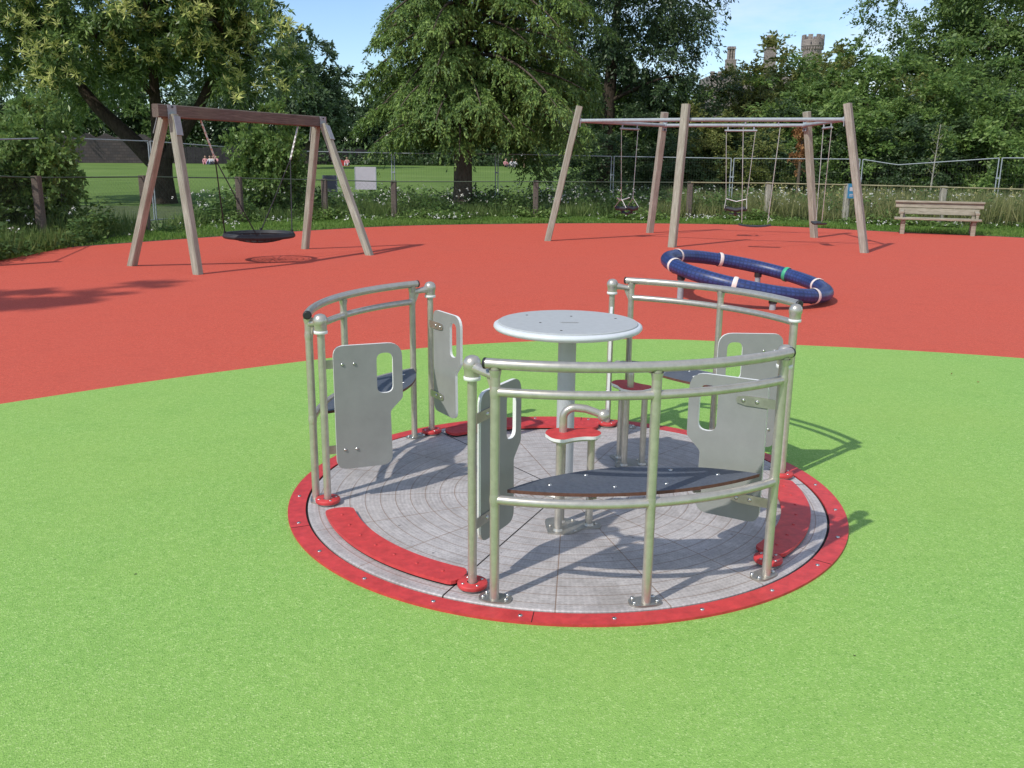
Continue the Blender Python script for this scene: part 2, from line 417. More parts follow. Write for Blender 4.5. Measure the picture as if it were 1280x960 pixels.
red_edge = spline([(-16, -8, 0), (-14, 4, 0), (-11, 11, 0), (-8.95, 14.9, 0), (-7.2, 17.6, 0), (-4.6, 20.9, 0), (-2.6, 22.7, 0), (0, 23.7, 0), (2.6, 24.3, 0), (5.4, 24.3, 0), (7.3, 23.5, 0), (9.4, 22.0, 0), (11.7, 20.6, 0), (15, 17.5, 0), (17, 8, 0), (16, -8, 0)], 6)
green_edge = spline([(-9, -8, 0), (-7.6, -2, 0), (-5.6, 2.9, 0), (-4.4, 4.7, 0), (-3.35, 5.78, 0), (-2.12, 6.82, 0), (-.57, 7.80, 0), (1.07, 8.19, 0), (2.33, 8.04, 0), (4.37, 7.5, 0), (6.8, 6.2, 0), (8.6, 3.8, 0), (9.4, 0, 0), (9, -8, 0)], 8)
b = MB(); b.prism([(p.x, p.y) for p in red_edge][::-1], -.10, 0.0, 0); tag(b.build('red_safety_surface', 'red_rubber'), kind='structure')
b = MB(); b.prism([(p.x, p.y) for p in green_edge][::-1], -.05, .004, 0); tag(b.build('green_safety_surface', 'green_rubber'), kind='structure')
# verge sheet just above the terrain
ve = [(-30, 8), (-18, 9.5), (-12, 13), (-9.2, 14.8), (-7.4, 17.4), (-4.8, 20.7), (-2.8, 22.5), (0, 23.5), (2.6, 24.1), (5.4, 24.1), (7.2, 23.3), (9.3, 21.8), (11.6, 20.4), (16, 17), (30, 15)]
b = MB(); n = len(ve)
vv = [(x, y, -.012) for x, y in ve]+[(x*1.15, 31, -.012) for x, y in ve]
b.add(vv, [(i, i+1, n+i+1, n+i) for i in range(n-1)], 0)
tag(b.build('verge_ground', 'verge_soil'), kind='structure')

# ------------------------------------------------------------------ carousel
CX, CY = .2613, 4.2045
SEC = [R(-78.5), R(41.5), R(160.7)]
car = empty('roundabout', (CX, CY, 0), 0, label='round inclusive playground roundabout with three curved rails, grey deck and centre table', cat='roundabout')
# fixed surround
b = MB()
sg = 144; z0, z1 = .001, .012
def annulus(b, r0, r1, z0, z1, a0=0, a1=2*PI, n=sg, mat=0, closed=True):
    m = n if closed else n+1
    vs = []
    for k in range(m):
        a = a0+(a1-a0)*k/n; c, s_ = math.cos(a), math.sin(a)
        vs += [(r0*c, r0*s_, z0), (r1*c, r1*s_, z0), (r1*c, r1*s_, z1), (r0*c, r0*s_, z1)]
    fs = []
    for k in range(n):
        i, j = 4*k, 4*((k+1) % m)
        fs += [(i, j, j+1, i+1), (i+1, j+1, j+2, i+2), (i+2, j+2, j+3, i+3), (i+3, j+3, j, i)]
    b.add(vs, fs, mat)
annulus(b, 1.249, 1.3297, .001, .014)
ringo = b.build('surround_ring', 'red_board', None, (CX, CY, 0)); tag(ringo, 'flat red ring bolted to the green surface around the roundabout deck', 'ring')
for k in range(24):
    a = R(15*k+5); bb = MB(); r_ = 1.289
    bb.lathe([(.0085, .0135), (.0085, .0175), (.006, .019), (.0001, .019)], (r_*math.cos(a), r_*math.sin(a), 0), 8)
    bb.build('bolt', 'bolt_steel', ringo)
for k in range(6):
    a = R(60*k+22); bb = MB()
    bb.box((1.289*math.cos(a), 1.289*math.sin(a), .0145), (.079, .0025, .0012), Matrix.Rotation(a, 3, 'Z')); bb.build('joint', 'gap_black', ringo)
# deck
b = MB(); b.lathe([(.0001, .016), (.9, .016), (1.233, .016), (1.238, .012), (1.238, -.03)], seg=160, smooth=False)
b.build('deck', 'deck_tread', car)
b = MB(); annulus(b, 1.2385, 1.2488, .0045, .0065); b.build('gap_shade', 'gap_black', car)  # black strip paints the shade of the open gap around the deck
# kick strips in the gaps
def strip_outline(r0, r1, a0, a1):
    n = 40; rm = (r0+r1)/2; h = (r1-r0)/2
    out = [(r1*math.cos(a0+(a1-a0)*i/n), r1*math.sin(a0+(a1-a0)*i/n)) for i in range(n+1)]
    c = Vector((rm*math.cos(a1), rm*math.sin(a1))); q = .55
    for i in range(1, 8):
        t = PI*i/8; u = Vector((math.cos(a1), math.sin(a1))); v = Vector((-math.sin(a1), math.cos(a1)))
        pp = c+u*h*math.cos(t)+v*h*q*math.sin(t); out.append((pp.x, pp.y))
    out += [(r0*math.cos(a1+(a0-a1)*i/n), r0*math.sin(a1+(a0-a1)*i/n)) for i in range(n+1)]
    c = Vector((rm*math.cos(a0), rm*math.sin(a0)))
    for i in range(1, 8):
        t = PI*i/8; u = Vector((math.cos(a0), math.sin(a0))); v = Vector((-math.sin(a0), math.cos(a0)))
        pp = c-u*h*math.cos(t)-v*h*q*math.sin(t); out.append((pp.x, pp.y))
    return out
b = MB(); b.prism(strip_outline(1.035, 1.165, R(-23), R(23)), .026, .040, 0)
b.prism(strip_outline(1.042, 1.158, R(-22.8), R(22.8)), .016, .026, 1)
for i in range(7):
    a = R(-20+40*i/6); b.lathe([(.007, .040), (.007, .0425), (.0001, .0435)], (1.10*math.cos(a), 1.10*math.sin(a), 0), 8, 0)
ks = b.build('kick_strip', ['red_board', 'gap_black', 'bolt_steel'], car)
kids = [ks]
for k in (1, 2): c = ks.copy(); COL.objects.link(c); c.parent = car; kids.append(c)
for o, s_ in zip(kids, SEC): o.rotation_euler = (0, 0, s_-R(60))
# guard rails
RP, TOP = 1.203, .915
def rail_section():
    b = MB(); a = R(28.6)
    b.tube(arc(RP, -a, a, 36, TOP), .0192, 14); rail = b.build('guard_rail', 'steel_tube', car)
    b = MB(); b.tube(arc(RP, R(-26.9), R(26.9), 32, .815), .0168, 12); b.build('middle_rail', 'steel_tube', rail)
    b = MB(); b.tube(arc(RP, R(-26.9), R(26.9), 32, .415), .0172, 12); b.build('bench_rail', 'steel_tube', rail)
    for s_ in (-1, 1):
        e0 = Vector((RP*math.cos(s_*a), RP*math.sin(s_*a), TOP)); t = Vector((-math.sin(s_*a), math.cos(s_*a), 0))*s_
        b = MB(); b.tube([e0-t*.002, e0+t*.006, e0+t*.010], [.0202, .0202, .015], 14); b.build('end_cap', 'black_cap', rail)
    for q in (-1, 0, 1):
        a_ = R(26.9*q); x, y = RP*math.cos(a_), RP*math.sin(a_)
        b = MB(); b.tube([(x, y, .018), (x, y, TOP-.012)], .0178, 14)
        for zz in (.815, .415): b.tube([(x, y, zz-.021), (x, y, zz), (x, y, zz+.021)], [.018, .0205, .018], 14, caps=False)
        b.tube([(x, y, TOP-.045), (x, y, TOP-.02)], [.018, .023], 14, caps=False)
        p = b.build('post', 'steel_tube', rail)
        # base flange with bolts
        f = MB(); out = []
        tang, rad = (.062, .038)
        for k in range(24):
            t = 2*PI*k/24; u = math.copysign(abs(math.cos(t))**.7, math.cos(t))*rad; v = math.copysign(abs(math.sin(t))**.7, math.sin(t))*tang
            out.append(((RP-.012+u)*math.cos(a_)-v*math.sin(a_), (RP-.012+u)*math.sin(a_)+v*math.cos(a_)))
        f.prism(out, .016, .024)
        f.build('flange', 'steel_plate', rail)
        for u, v in ((-.026, -.040), (-.026, .040), (.010, -.044), (.010, .044)):
            cx_, cy_ = (RP-.012+u)*math.cos(a_)-v*math.sin(a_), (RP-.012+u)*math.sin(a_)+v*math.cos(a_)
            g_ = MB(); g_.lathe([(.0085, .024), (.0085, .027), (.006, .031), (.0001, .033)], (cx_, cy_, 0), 8)
            g_.build('bolt', 'bolt_steel', rail)
    return rail
r0 = rail_section(); rails = [r0, copy_tree(r0), copy_tree(r0)]
for o, s_ in zip(rails, SEC): o.rotation_euler = (0, 0, s_)
# bench boards
def bench_board():
    n = 40; A = R(25.2); ro = 1.160; out = [(ro*math.cos(-A+2*A*i/n), ro*math.sin(-A+2*A*i/n)) for i in range(n+1)]
    xe, ye = ro*math.cos(A), ro*math.sin(A); xin = .885
    # inner circle arc through both ends and (xin,0), bulging to the centre
    h = xe-xin; r_ = (ye*ye+h*h)/(2*h); cx_ = xin+r_
    t0 = math.asin(ye/r_)
    out += [(cx_-r_*math.cos(t0-2*t0*i/n), r_*math.sin(t0-2*t0*i/n)) for i in range(1, n)]
    b = MB(); b.prism(out, .428, .441, 0, 1)
    for x, y in ((.95, -.17), (.95, .17), (1.03, -.33), (1.03, .33), (1.09, -.1), (1.09, .1)):
        b.lathe([(.009, .441), (.009, .4435), (.0001, .445)], (x, y, 0), 8, 2)
    # two bracket bars under the board
    for y in (-.2, .2): b.beam((.95, y, .4235), (1.145, y, .4235), .03, .009, mat=2)
    return b.build('bench_board', ['bench_board', 'ply_edge', 'bolt_steel'], car)
bo = bench_board(); bs = [bo]
for k in (1, 2): c = bo.copy(); COL.objects.link(c); c.parent = car; bs.append(c)
for o, s_ in zip(bs, SEC): o.rotation_euler = (0, 0, s_)
b = MB(); b.lathe([(.0001, .4425), (.035, .4425), (.035, .4415)], (1.02, -.02, 0), 20); st = b.build('sticker', 'white_core', bs[1])
# swivel posts; the panel on each is turned to its own direction
def panel_mesh():
    bm = bmesh.new(); W, H = .322, .592; cr = .045
    def fil(pts):
        out = []
        n = len(pts)
        for i in range(n):
            p0, p, p1 = Vector(pts[i-1][:2]), Vector(pts[i][:2]), Vector(pts[(i+1) % n][:2]); r_ = pts[i][2]
            u, v = (p0-p).normalized(), (p1-p).normalized(); ang = u.angle(v); d = min(r_/math.tan(ang/2), .45*min((p0-p).length, (p1-p).length))
            a, c = p+u*d, p+v*d
            for k in range(7):
                t = k/6; out.append((a*(1-t)**2+p*2*t*(1-t)+c*t*t))
        return out
    outer = fil([(0, 0, .05), (W-.055, 0, .05), (W-.060, .265, .03), (W, .325, .03), (W, H, .07), (0, H, .05)])
    slot = fil([(W-.122, .355, .036), (W-.045, .355, .036), (W-.045, H-.045, .034), (W-.122, H-.045, .036)])
    edges = []
    for loop in (outer, slot):
        vs = [bm.verts.new((p.x, -.0075, p.y)) for p in loop]
        edges += [bm.edges.new((vs[i], vs[(i+1) % len(vs)])) for i in range(len(vs))]
    bmesh.ops.triangle_fill(bm, edges=edges, use_beauty=True)
    ex = bmesh.ops.extrude_face_region(bm, geom=bm.faces[:])
    for v in [e for e in ex['geom'] if isinstance(e, bmesh.types.BMVert)]: v.co.y += .015
    bmesh.ops.recalc_face_normals(bm, faces=bm.faces[:])
    me = bpy.data.meshes.new('swing_panel'); 
    for f in bm.faces: f.normal_update(); f.material_index = 0 if abs(f.normal.y) > .9 else 1
    bm.to_mesh(me); bm.free(); me.materials.append(MATS['grey_board']); me.materials.append(MATS['white_core'])
    return me
PM = panel_mesh()
def bracket_mb():
    b = MB(); y = .0105
    b.prism([(-.045, -.020), (.10, -.020), (.135, -.013), (.140, .0), (.135, .014), (.10, .020), (-.045, .020)], y-.0025, y+.0025, 0,
            M=Matrix.Translation((.03, 0, 0)) @ Matrix.Rotation(PI/2, 4, 'X') @ Matrix.Scale(-1, 4, (0, 0, 1)))
    for x in (.085, .140):
        b.tube([(x, y, 0), (x, y+.005, 0), (x, y+.008, 0)], [.0085, .0085, .004], 8, 1)
        b.tube([(x, -.0072, 0), (x, -.011, 0), (x, -.013, 0)], [.0075, .0075, .004], 8, 1)
    return b
def swivel(ang, rad, side_sec, pdir, face=1):
    x, y = rad*math.cos(ang), rad*math.sin(ang)
    b = MB(); b.tube([(x, y, .03), (x, y, .845)], .0172, 14); sp_ = b.build('swivel_post', 'steel_tube', car)
    b = MB(); b.lathe([(.044, .016), (.044, .026)], (x, y, 0), 20, 1); b.lathe([(.056, .026), (.058, .029), (.058, .040), (.056, .043), (.021, .043)], (x, y, 0), 28, 0)
    for k in range(4): b.lathe([(.006, .043), (.006, .045), (.0001, .0465)], (x+.041*math.cos(k*PI/2+.5), y+.041*math.sin(k*PI/2+.5), 0), 8, 2)
    b.build('base_disc', ['red_board', 'steel_plate', 'bolt_steel'], sp_)
    b = MB(); b.lathe([(.026, .832), (.031, .834), (.031, .846), (.026, .848)], (x, y, 0), 20); b.build('collar', 'white_core', sp_)
    b = MB(); b.lathe([(.0285, .848), (.0285, .872), (.031, .876), (.034, .890), (.031, .905), (.022, .918), (.010, .923), (.0001, .9245)], (x, y, 0), 20)
    # arm to the end post of the rail
    px_, py_ = RP*math.cos(side_sec), RP*math.sin(side_sec)
    p0, p1 = Vector((x, y, .884)), Vector((px_, py_, .870)); d = (p1-p0)
    b.tube([p0+d*.1, p0+d*.45, p0+d*.97], [.022, .0165, .0145], 12)
    g_ = p0+d*.75
    b.beam(g_-Vector((0, 0, .010)), p1-Vector((0, 0, .07)), .005, .03)
    b.build('ball_joint', 'steel_tube', sp_)
    a = math.atan2(pdir[1], pdir[0])
    pn = bpy.data.objects.new('swing_panel', PM); COL.objects.link(pn); pn.parent = car
    u = Vector((math.cos(a), math.sin(a), 0))
    pn.location = Vector((x, y, .180))+u*.050; pn.rotation_euler = (0, 0, a)
    for z in (.095, .505):
        bk = BR.copy(); COL.objects.link(bk); bk.parent = pn; bk.location = (-.045, 0, z); bk.scale = (1, face, 1)
    return pn
BR = bracket_mb().build('bracket', ['steel_plate', 'bolt_steel'])
pan = [((R(-110.9), 1.135), SEC[0]-R(26.9), (.47, .88), -1),
       ((R(-46.0), 1.135), SEC[0]+R(26.9), (-.85, .50), 1),
       ((R(-169.6), 1.146), SEC[2]+R(26.9), (.93, .36), 1),
       ((R(128.4), 1.185), SEC[2]-R(26.9), (.53, -.85), -1),
       ((R(11.0), 1.165), SEC[1]-R(26.9), (-1.0, .02), -1),
       ((R(73.7), 1.175), SEC[1]+R(26.9), (-.115, -.99), 1)]
for (a, r_), s_, d, fc in pan: swivel(a, r_, s_, d, fc)
bpy.data.objects.remove(BR)
# centre table
b = MB(); b.lathe([(.055, .82), (.325, .824), (.344, .830), (.352, .840), (.350, .850), (.338, .857), (.330, .8575)], seg=80, mat=1)
b.lathe([(.330, .8575), (.330, .862), (.326, .8645), (.0001, .8645)], seg=80, mat=0, smooth=False)
for a, r_ in ((20, .25), (140, .25), (260, .25), (200, .14), (80, .14)): b.lathe([(.006, .8645), (.006, .8655), (.0001, .866)], (r_*math.cos(R(a)), r_*math.sin(R(a)), 0), 8, 2)
tb = b.build('table_top', ['table_grey', 'table_rim', 'gap_black'], car)
b = MB()
for k, (x0, x1) in enumerate(((-.045, .045), (-.035, .04))): b.box((0.005, -.035-.012*k, .8650), (x1-x0, .006, .0008), mat=0)
b.build('worn_marking', 'grey_board', tb)
b = MB(); b.tube([(0, 0, .03), (0, 0, .80)], .043, 24); b.lathe([(.043, .80), (.050, .80), (.050, .82)], seg=24); b.build('column', 'column_grey', tb)
b = MB(); b.lathe([(.13, .016), (.13, .028), (.12, .03), (.043, .03)], seg=32)
for k in range(6): b.lathe([(.01, .03), (.01, .036), (.0001, .039)], (.1*math.cos(k*PI/3), .1*math.sin(k*PI/3), 0), 8)
b.build('base_flange', 'steel_plate', tb)
# perch seats
def perch(loc, rz, label):
    # outline: bean with a large lobe and a small lobe
    ctr = [(-.115, .0), (-.100, .060), (-.045, .088), (.02, .078), (.08, .080), (.122, .045), (.128, .0), (.10, -.042), (.05, -.045), (.0, -.062), (-.045, -.088), (-.09, -.065)]
    P = spline([(x, y, 0) for x, y in ctr+ctr[:1]], 5)[:-1]; out = [(p.x, p.y) for p in P][::-1]
    b = MB(); b.prism(out, .438, .452, 0, 1)
    b.prism([(x*.93, y*.93) for x, y in out], .430, .438, 2)
    s_ = b.build('perch_seat', ['red_board', 'white_core', 'steel_plate'], car, loc, (0, 0, rz))
    if label: s_['label'] = label
    for x, y in ((-.055, -.048), (-.035, .050), (.088, .012)):
        l = MB(); l.tube([(x, y, .022), (x, y, .432)], .0165, 14); l.lathe([(.023, .022), (.018, .034)], (x, y, 0), 14); l.build('leg', 'steel_tube', s_)
    l = MB(); q = [(-.10, -.075), (-.10, .08), (-.02, .095), (.05, .055), (.135, .045), (.135, -.02), (.06, -.03), (-.01, -.085)]
    Q = spline([(x, y, 0) for x, y in q+q[:1]], 4)[:-1]
    l.prism([(p.x, p.y) for p in Q][::-1], .016, .023)
    for x, y in ((-.085, 0), (.02, .06), (.02, -.06), (.12, .02)): l.lathe([(.008, .023), (.008, .028), (.0001, .030)], (x, y, 0), 8)
    l.build('base_plate', 'steel_plate', s_)
    l = MB()
    path = [(-.035, .03, .45), (-.035, .03, .515)]+[(-.035+.05*(1-math.cos(t)), .03, .515+.045*math.sin(t)) for t in [PI/2*k/6 for k in range(1, 7)]]+[(.06, .028, .556), (.105, .020, .542), (.122, .017, .535)]
    l.tube(path, [.0178]*(len(path)-2)+[.0165, .016], 14); l.ball((.138, .014, .530), .0275)
    l.build('grab_handle', 'steel_tube', s_)
    return s_
perch((.000, -.465, 0), R(2), None)
perch((.375, .42, 0), R(112), None)

# ------------------------------------------------------------------ blue tilted ring
RC = Vector((2.83, 10.95, .275)); RR, RT = .955, .090
rg = empty('spinner_ring', (RC.x, RC.y, 0), 0, label='tilted blue ring ride with pale bands low above the red surface', cat='ring ride')
tiltdir = Vector((.92, -.39, 0)).normalized(); tilt = R(10)
axis = Vector((0, 0, 1)).cross(tiltdir).normalized()
TM = Matrix.Translation((0, 0, RC.z)) @ Matrix.Rotation(tilt, 4, axis)
nR, nT = 128, 20
me = bpy.data.meshes.new('ring_body')
vs = [TM @ Vector(((RR+RT*math.cos(2*PI*j/nT))*math.cos(2*PI*i/nR), (RR+RT*math.cos(2*PI*j/nT))*math.sin(2*PI*i/nR), RT*.92*math.sin(2*PI*j/nT))) for i in range(nR) for j in range(nT)]
fs = [(i*nT+j, ((i+1) % nR)*nT+j, ((i+1) % nR)*nT+(j+1) % nT, i*nT+(j+1) % nT) for i in range(nR) for j in range(nT)]
me.from_pydata(vs, [], fs); uvl = me.uv_layers.new(name='UVMap')
uu = []
for i in range(nR):
    for j in range(nT): uu += [i/nR, j/nT, (i+1)/nR, j/nT, (i+1)/nR, (j+1)/nT, i/nR, (j+1)/nT]
uvl.data.foreach_set('uv', uu); me.polygons.foreach_set('use_smooth', [True]*len(fs)); me.materials.append(MATS['blue_moulded'])
o = bpy.data.objects.new('ring_body', me); COL.objects.link(o); o.parent = rg
for a in (97, 43, 8, -50, -111, 195, 142):
    a0, a1 = R(a-1.5), R(a+1.5); b = MB()
    rr_ = [.1145]*5
    pts = [TM @ Vector((RR*math.cos(a0+(a1-a0)*k/4), RR*math.sin(a0+(a1-a0)*k/4), 0)) for k in range(5)]
    b.tube(pts, [.0905, .095, .095, .095, .0905], 20, caps=False)
    b.build('band', 'green_band' if a == 43 else 'white_band', rg)
for a in (-8, 66, 205, 275):
    x, y = RR*math.cos(R(a)), RR*math.sin(R(a)); ztop = (TM @ Vector((x, y, 0))).z-.075
    x, y = x*.99, y*.99
    b = MB(); b.tube([(x, y, -.01), (x, y, max(.03, ztop))], .036, 14); b.tube([(x, y, max(.02, ztop-.05)), (x, y, max(.035, ztop)+.01)], .047, 14, mat=1)
    b.build('foot', ['galvanised', 'black_cap'], rg)

# ------------------------------------------------------------------ basket swing
def rect_post(name, a, b_, w_, h_, up, mat, parent, ch=.12):
    """a straight timber whose own z axis runs along its length"""
    a, b_ = Vector(a), Vector(b_); d = b_-a; b = MB(); b.beam((0, 0, 0), (0, 0, d.length), w_, h_, up=Vector((0, 1, 0)), ch=ch)
    z = d.normalized(); y = (up-z*up.dot(z)).normalized(); x = y.cross(z)
    M = Matrix((x, y, z)).transposed()
    o = b.build(name, mat, parent, a, M.to_euler()); return o
LB, LF, RB_, RF = gnd(164, 332), gnd(248, 343), gnd(381, 311), gnd(463, 319)
TL, TR = at(211, 146, 12.95), at(400, 158, 16.1)
root = Vector((-4.15, 14.55, 0))
bsf = empty('swing_frame', root, 0, label='wooden A-frame of the basket swing with brown crossbeam', cat='swing frame')
BZ = 2.20
TL = Vector((TL.x, 12.95, BZ)); TR = Vector((TR.x, 16.1, BZ))
ax = (TR-TL).normalized(); ax.z = 0; ax.normalize(); nrm = Vector((-ax.y, ax.x, 0))
for base, top, s_ in ((LB, TL, 1), (LF, TL, -1), (RB_, TR, 1), (RF, TR, -1)):
    t = top+nrm*s_*.075-Vector((0, 0, .03)); rect_post('leg', base-Vector((0, 0, .05))-root, t-root, .115, .115, ax, 'wood_pale', bsf)
bm_ = MB(); e0, e1 = TL-ax*.24-root, TR+ax*.12-root
o = MB(); o.beam((0, 0, 0), ((e1-e0).length, 0, 0), .115, .175); ob = o.build('beam', ['wood_brown'], bsf, e0+Vector((0, 0, .015)), (0, 0, math.atan2(ax.y, ax.x)))
for top in (TL, TR):
    for s_ in (1, -1):
        b = MB(); c = top-root+nrm*s_*.075
        leg_d = ((LB if s_ > 0 else LF)-TL).normalized() if top is TL else ((RB_ if s_ > 0 else RF)-TR).normalized()
        p0 = top-root+nrm*s_*.066+Vector((0, 0, .10)); 
        b.beam(p0, p0-Vector((0, 0, .19)), .16, .008, up=nrm, ch=.02)
        q0 = c+leg_d*.05+nrm*s_*.062; b.beam(q0, q0+leg_d*.26, .118, .008, up=nrm, ch=.02)
        for dz in (.06, -.04): b.lathe([(.014, -.01), (.014, .01)], p0-Vector((0, 0, .09-dz))+nrm*s_*.012, 8, 1)
        b.build('beam_bracket', ['galvanised', 'black_cap'], bsf)
# basket seat on its ropes
bc = Vector(gnd(322, 330)); bc = Vector(((TL.x+TR.x)/2, (TL.y+TR.y)/2, 0)); ZB = .40; BRAD = .53
bk = empty('basket_seat', (bc.x, bc.y, 0), 0, label='round black net basket hanging on ropes from the A-frame', cat='swing seat')
b = MB(); n = 40
for dz, rr_, tr in ((0, BRAD, .035),): b.tube([(rr_*math.cos(2*PI*k/n), rr_*math.sin(2*PI*k/n), ZB) for k in range(n)], tr, 12, closed=True)
b.tube([((BRAD)*math.cos(2*PI*k/n), (BRAD)*math.sin(2*PI*k/n), ZB+.028) for k in range(n)], .022, 10, closed=True)
b.build('rim', 'black_rubber', bk)
b = MB()
def sag(r_): return ZB-.11*(1-(r_/BRAD)**2)
for k in range(20):
    a = 2*PI*k/20; b.tube([((BRAD*q)*math.cos(a+q*.25), (BRAD*q)*math.sin(a+q*.25), sag(BRAD*q)) for q in (.08, .3, .5, .75, 1)], .008, 5)
for q in (.15, .3, .45, .6, .75, .88): b.tube([((BRAD*q)*math.cos(2*PI*k/24), (BRAD*q)*math.sin(2*PI*k/24), sag(BRAD*q)) for k in range(24)], .008, 5, closed=True)
b.build('net', 'black_rope', bk)
for s_ in (-1, 1):
    hp = Vector((0, 0, BZ-.08))+ax*s_*1.12; sp2 = Vector((0, 0, 0))+ax*s_*.88+Vector((0, 0, BZ-.62))
    b = MB(); nl = 14
    for i in range(nl):
        p, q = hp.lerp(sp2, i/nl), hp.lerp(sp2, (i+1.15)/nl)
        b.beam(p, q, .030 if i % 2 else .010, .010 if i % 2 else .030, up=nrm)
    b.build('chain', 'chain_steel', bk)
    for t in (-1, 1):
        e = (ax*s_*.8+nrm*t*.6).normalized()*BRAD; e.z = ZB+.03
        b = MB(); b.tube([sp2, sp2.lerp(e, .5)-Vector((0, 0, .01)), e], .0095, 8); b.tube([e-Vector((0, 0, .05)), e+Vector((0, 0, .05))], .02, 8, mat=1); b.build('rope', ['black_rope', 'black_rope'], bk)

# ------------------------------------------------------------------ five-post swing
bases = dict(a=gnd(684, 301), b=gnd(840, 309), c=gnd(1081, 316), d=gnd(1018, 297), e=gnd(812, 291))
cc = Vector((4.0, 18.8, 0)); sf = empty('swing_frame', cc, 0, label='five leaning timber posts joined by grey steel swing rails', cat='swing frame')
tops = {}
for k, p in bases.items():
    t = p+.18*(cc-p); H = 2.66; t.z = H; tops[k] = t
    up = (cc-p).normalized()
    rect_post('post', p-Vector((0, 0, .04))-cc, t-cc, .145, .125, up, 'wood_grey' if k in 'ce' else 'wood_pale', sf)
def onpost(k, z): p, t = bases[k], tops[k]; return p+(t-p)*(z/2.66)
RZ = 2.38
ring = ['a', 'b', 'c', 'd', 'e']
for i in range(5):
    k0, k1 = ring[i], ring[(i+1) % 5]
    p0, p1 = onpost(k0, RZ), onpost(k1, RZ); i0, i1 = (cc-p0), (cc-p1); i0.z = i1.z = 0
    p0 = p0+i0.normalized()*.09; p1 = p1+i1.normalized()*.09; d = p1-p0
    b = MB(); b.tube([p0-cc, p1-cc], .037, 14)
    b.build('rail', 'galvanised', sf)
for k in ring:
    p = onpost(k, RZ); i0 = cc-p; i0.z = 0; i0.normalize(); b = MB()
    b.box(p-cc+i0*.078, (.012, .10, .24), Matrix.Rotation(math.atan2(i0.y, i0.x), 3, 'Z')); b.ball(p-cc+i0*.09, .055)
    for dz in (-.09, .09): b.ball(p-cc+i0*.088+Vector((0, 0, dz)), .022, 1, 8)
    b.build('bracket', ['galvanised', 'black_cap'], sf)
def swing(name, k0, k1, t, kind, label, cat, zseat, width=.5, lean=0.0):
    p0, p1 = onpost(k0, RZ), onpost(k1, RZ); m = p0.lerp(p1, t); i0 = (cc-m); i0.z = 0; m = m+i0.normalized()*.09
    d = (p1-p0); d.z = 0; d.normalize(); nn = Vector((-d.y, d.x, 0))
    r_ = empty(name, (m.x, m.y, 0), 0, label=label, cat=cat, group='swings hanging from the five-post frame')
    b = MB(); zb = RZ-.11; wt = width*.62
    b.tube([-d*wt+Vector((0, 0, zb)), d*wt+Vector((0, 0, zb))], .022, 10)
    for s_ in (-1, 1): b.tube([d*s_*wt*.8+Vector((0, 0, zb)), d*s_*wt*.8+Vector((0, 0, RZ-.03))], .016, 8)
    b.build('hanger_bar', 'galvanised', r_)
    off = nn*lean
    for s_ in (-1, 1):
        a_ = d*s_*wt*.9+Vector((0, 0, zb-.02)); e = d*s_*width*.5*.8+off+Vector((0, 0, zseat+(.22 if kind == 'cradle' else .02)))
        b = MB()
        if kind == 'flat': b.tube([a_, a_.lerp(e, .86)], .0075, 6); j = a_.lerp(e, .86); b.tube([j, e], .0075, 6)
        else:
            b.tube([a_, e], .0075, 6)
            for q in (-.16, .16): b.tube([e, e+nn*q+d*s_*.02-Vector((0, 0, .20))], .0075, 6)
        b.build('chain', 'chain_steel', r_)
    if kind == 'flat':
        b = MB(); L_ = width*.5; pts = [d*(-L_+2*L_*i/8)+off+Vector((0, 0, zseat-.03*(1-(2*i/8-1)**2))) for i in range(9)]
        vs = []
        for p in pts:
            for u, v in ((-.09, 0), (.09, 0), (.09, -.028), (-.09, -.028)): vs.append(p+nn*u+Vector((0, 0, v)))
        fs = [(4*i+j, 4*i+(j+1) % 4, 4*i+4+(j+1) % 4, 4*i+4+j) for i in range(8) for j in range(4)]+[(0, 1, 2, 3), (35, 34, 33, 32)]
        b.add(vs, fs, 0); b.build('seat', 'black_rubber', r_)
    else:
        b = MB(); L_ = width*.36
        for s_ in (-1, 1):
            b.tube([nn*s_*.15+off+d*(-L_)+Vector((0, 0, zseat+.02)), nn*s_*.16+off+Vector((0, 0, zseat-.02)), nn*s_*.15+off+d*L_+Vector((0, 0, zseat+.02))], .026, 8, flat=1.5)
            b.tube([d*s_*L_+nn*-.15+off+Vector((0, 0, zseat)), d*s_*(L_+.02)+off+Vector((0, 0, zseat)), d*s_*L_+nn*.15+off+Vector((0, 0, zseat))], .026, 8, flat=1.5)
        b.tube([nn*-.15+off+Vector((0, 0, zseat-.05)), off+Vector((0, 0, zseat-.12)), nn*.15+off+Vector((0, 0, zseat-.05))], .03, 8)
        b.box(off+Vector((0, 0, zseat-.10)), (2*L_*.7, .24, .02), Matrix.Rotation(math.atan2(d.y, d.x), 3, 'Z'))
        b.build('cradle', 'black_rubber', r_)
        b = MB(); b.tube([d*(-L_-.03)+off+nn*-.1+Vector((0, 0, zseat+.22)), off+nn*-.16+Vector((0, 0, zseat+.16)), d*(L_+.03)+off+nn*-.1+Vector((0, 0, zseat+.22))], .011, 6); b.build('safety_chain', 'white_core', r_)
    return r_
swing('toddler_swing', 'e', 'a', .45, 'cradle', 'black toddler cradle swing beside the leftmost leaning post', 'toddler swing', .62, .5)
swing('toddler_swing', 'd', 'e', .44, 'cradle', 'black toddler cradle swing at the back, right of the centre front post', 'toddler swing', .60, .55)
swing('flat_swing', 'b', 'c', .50, 'flat', 'black flat belt swing seat on long chains under the front rail', 'swing', .46, .6, 0)
swing('flat_swing', 'c', 'd', .36, 'flat', 'black flat belt swing seat in front of the brown back right post', 'swing', .47, .5)

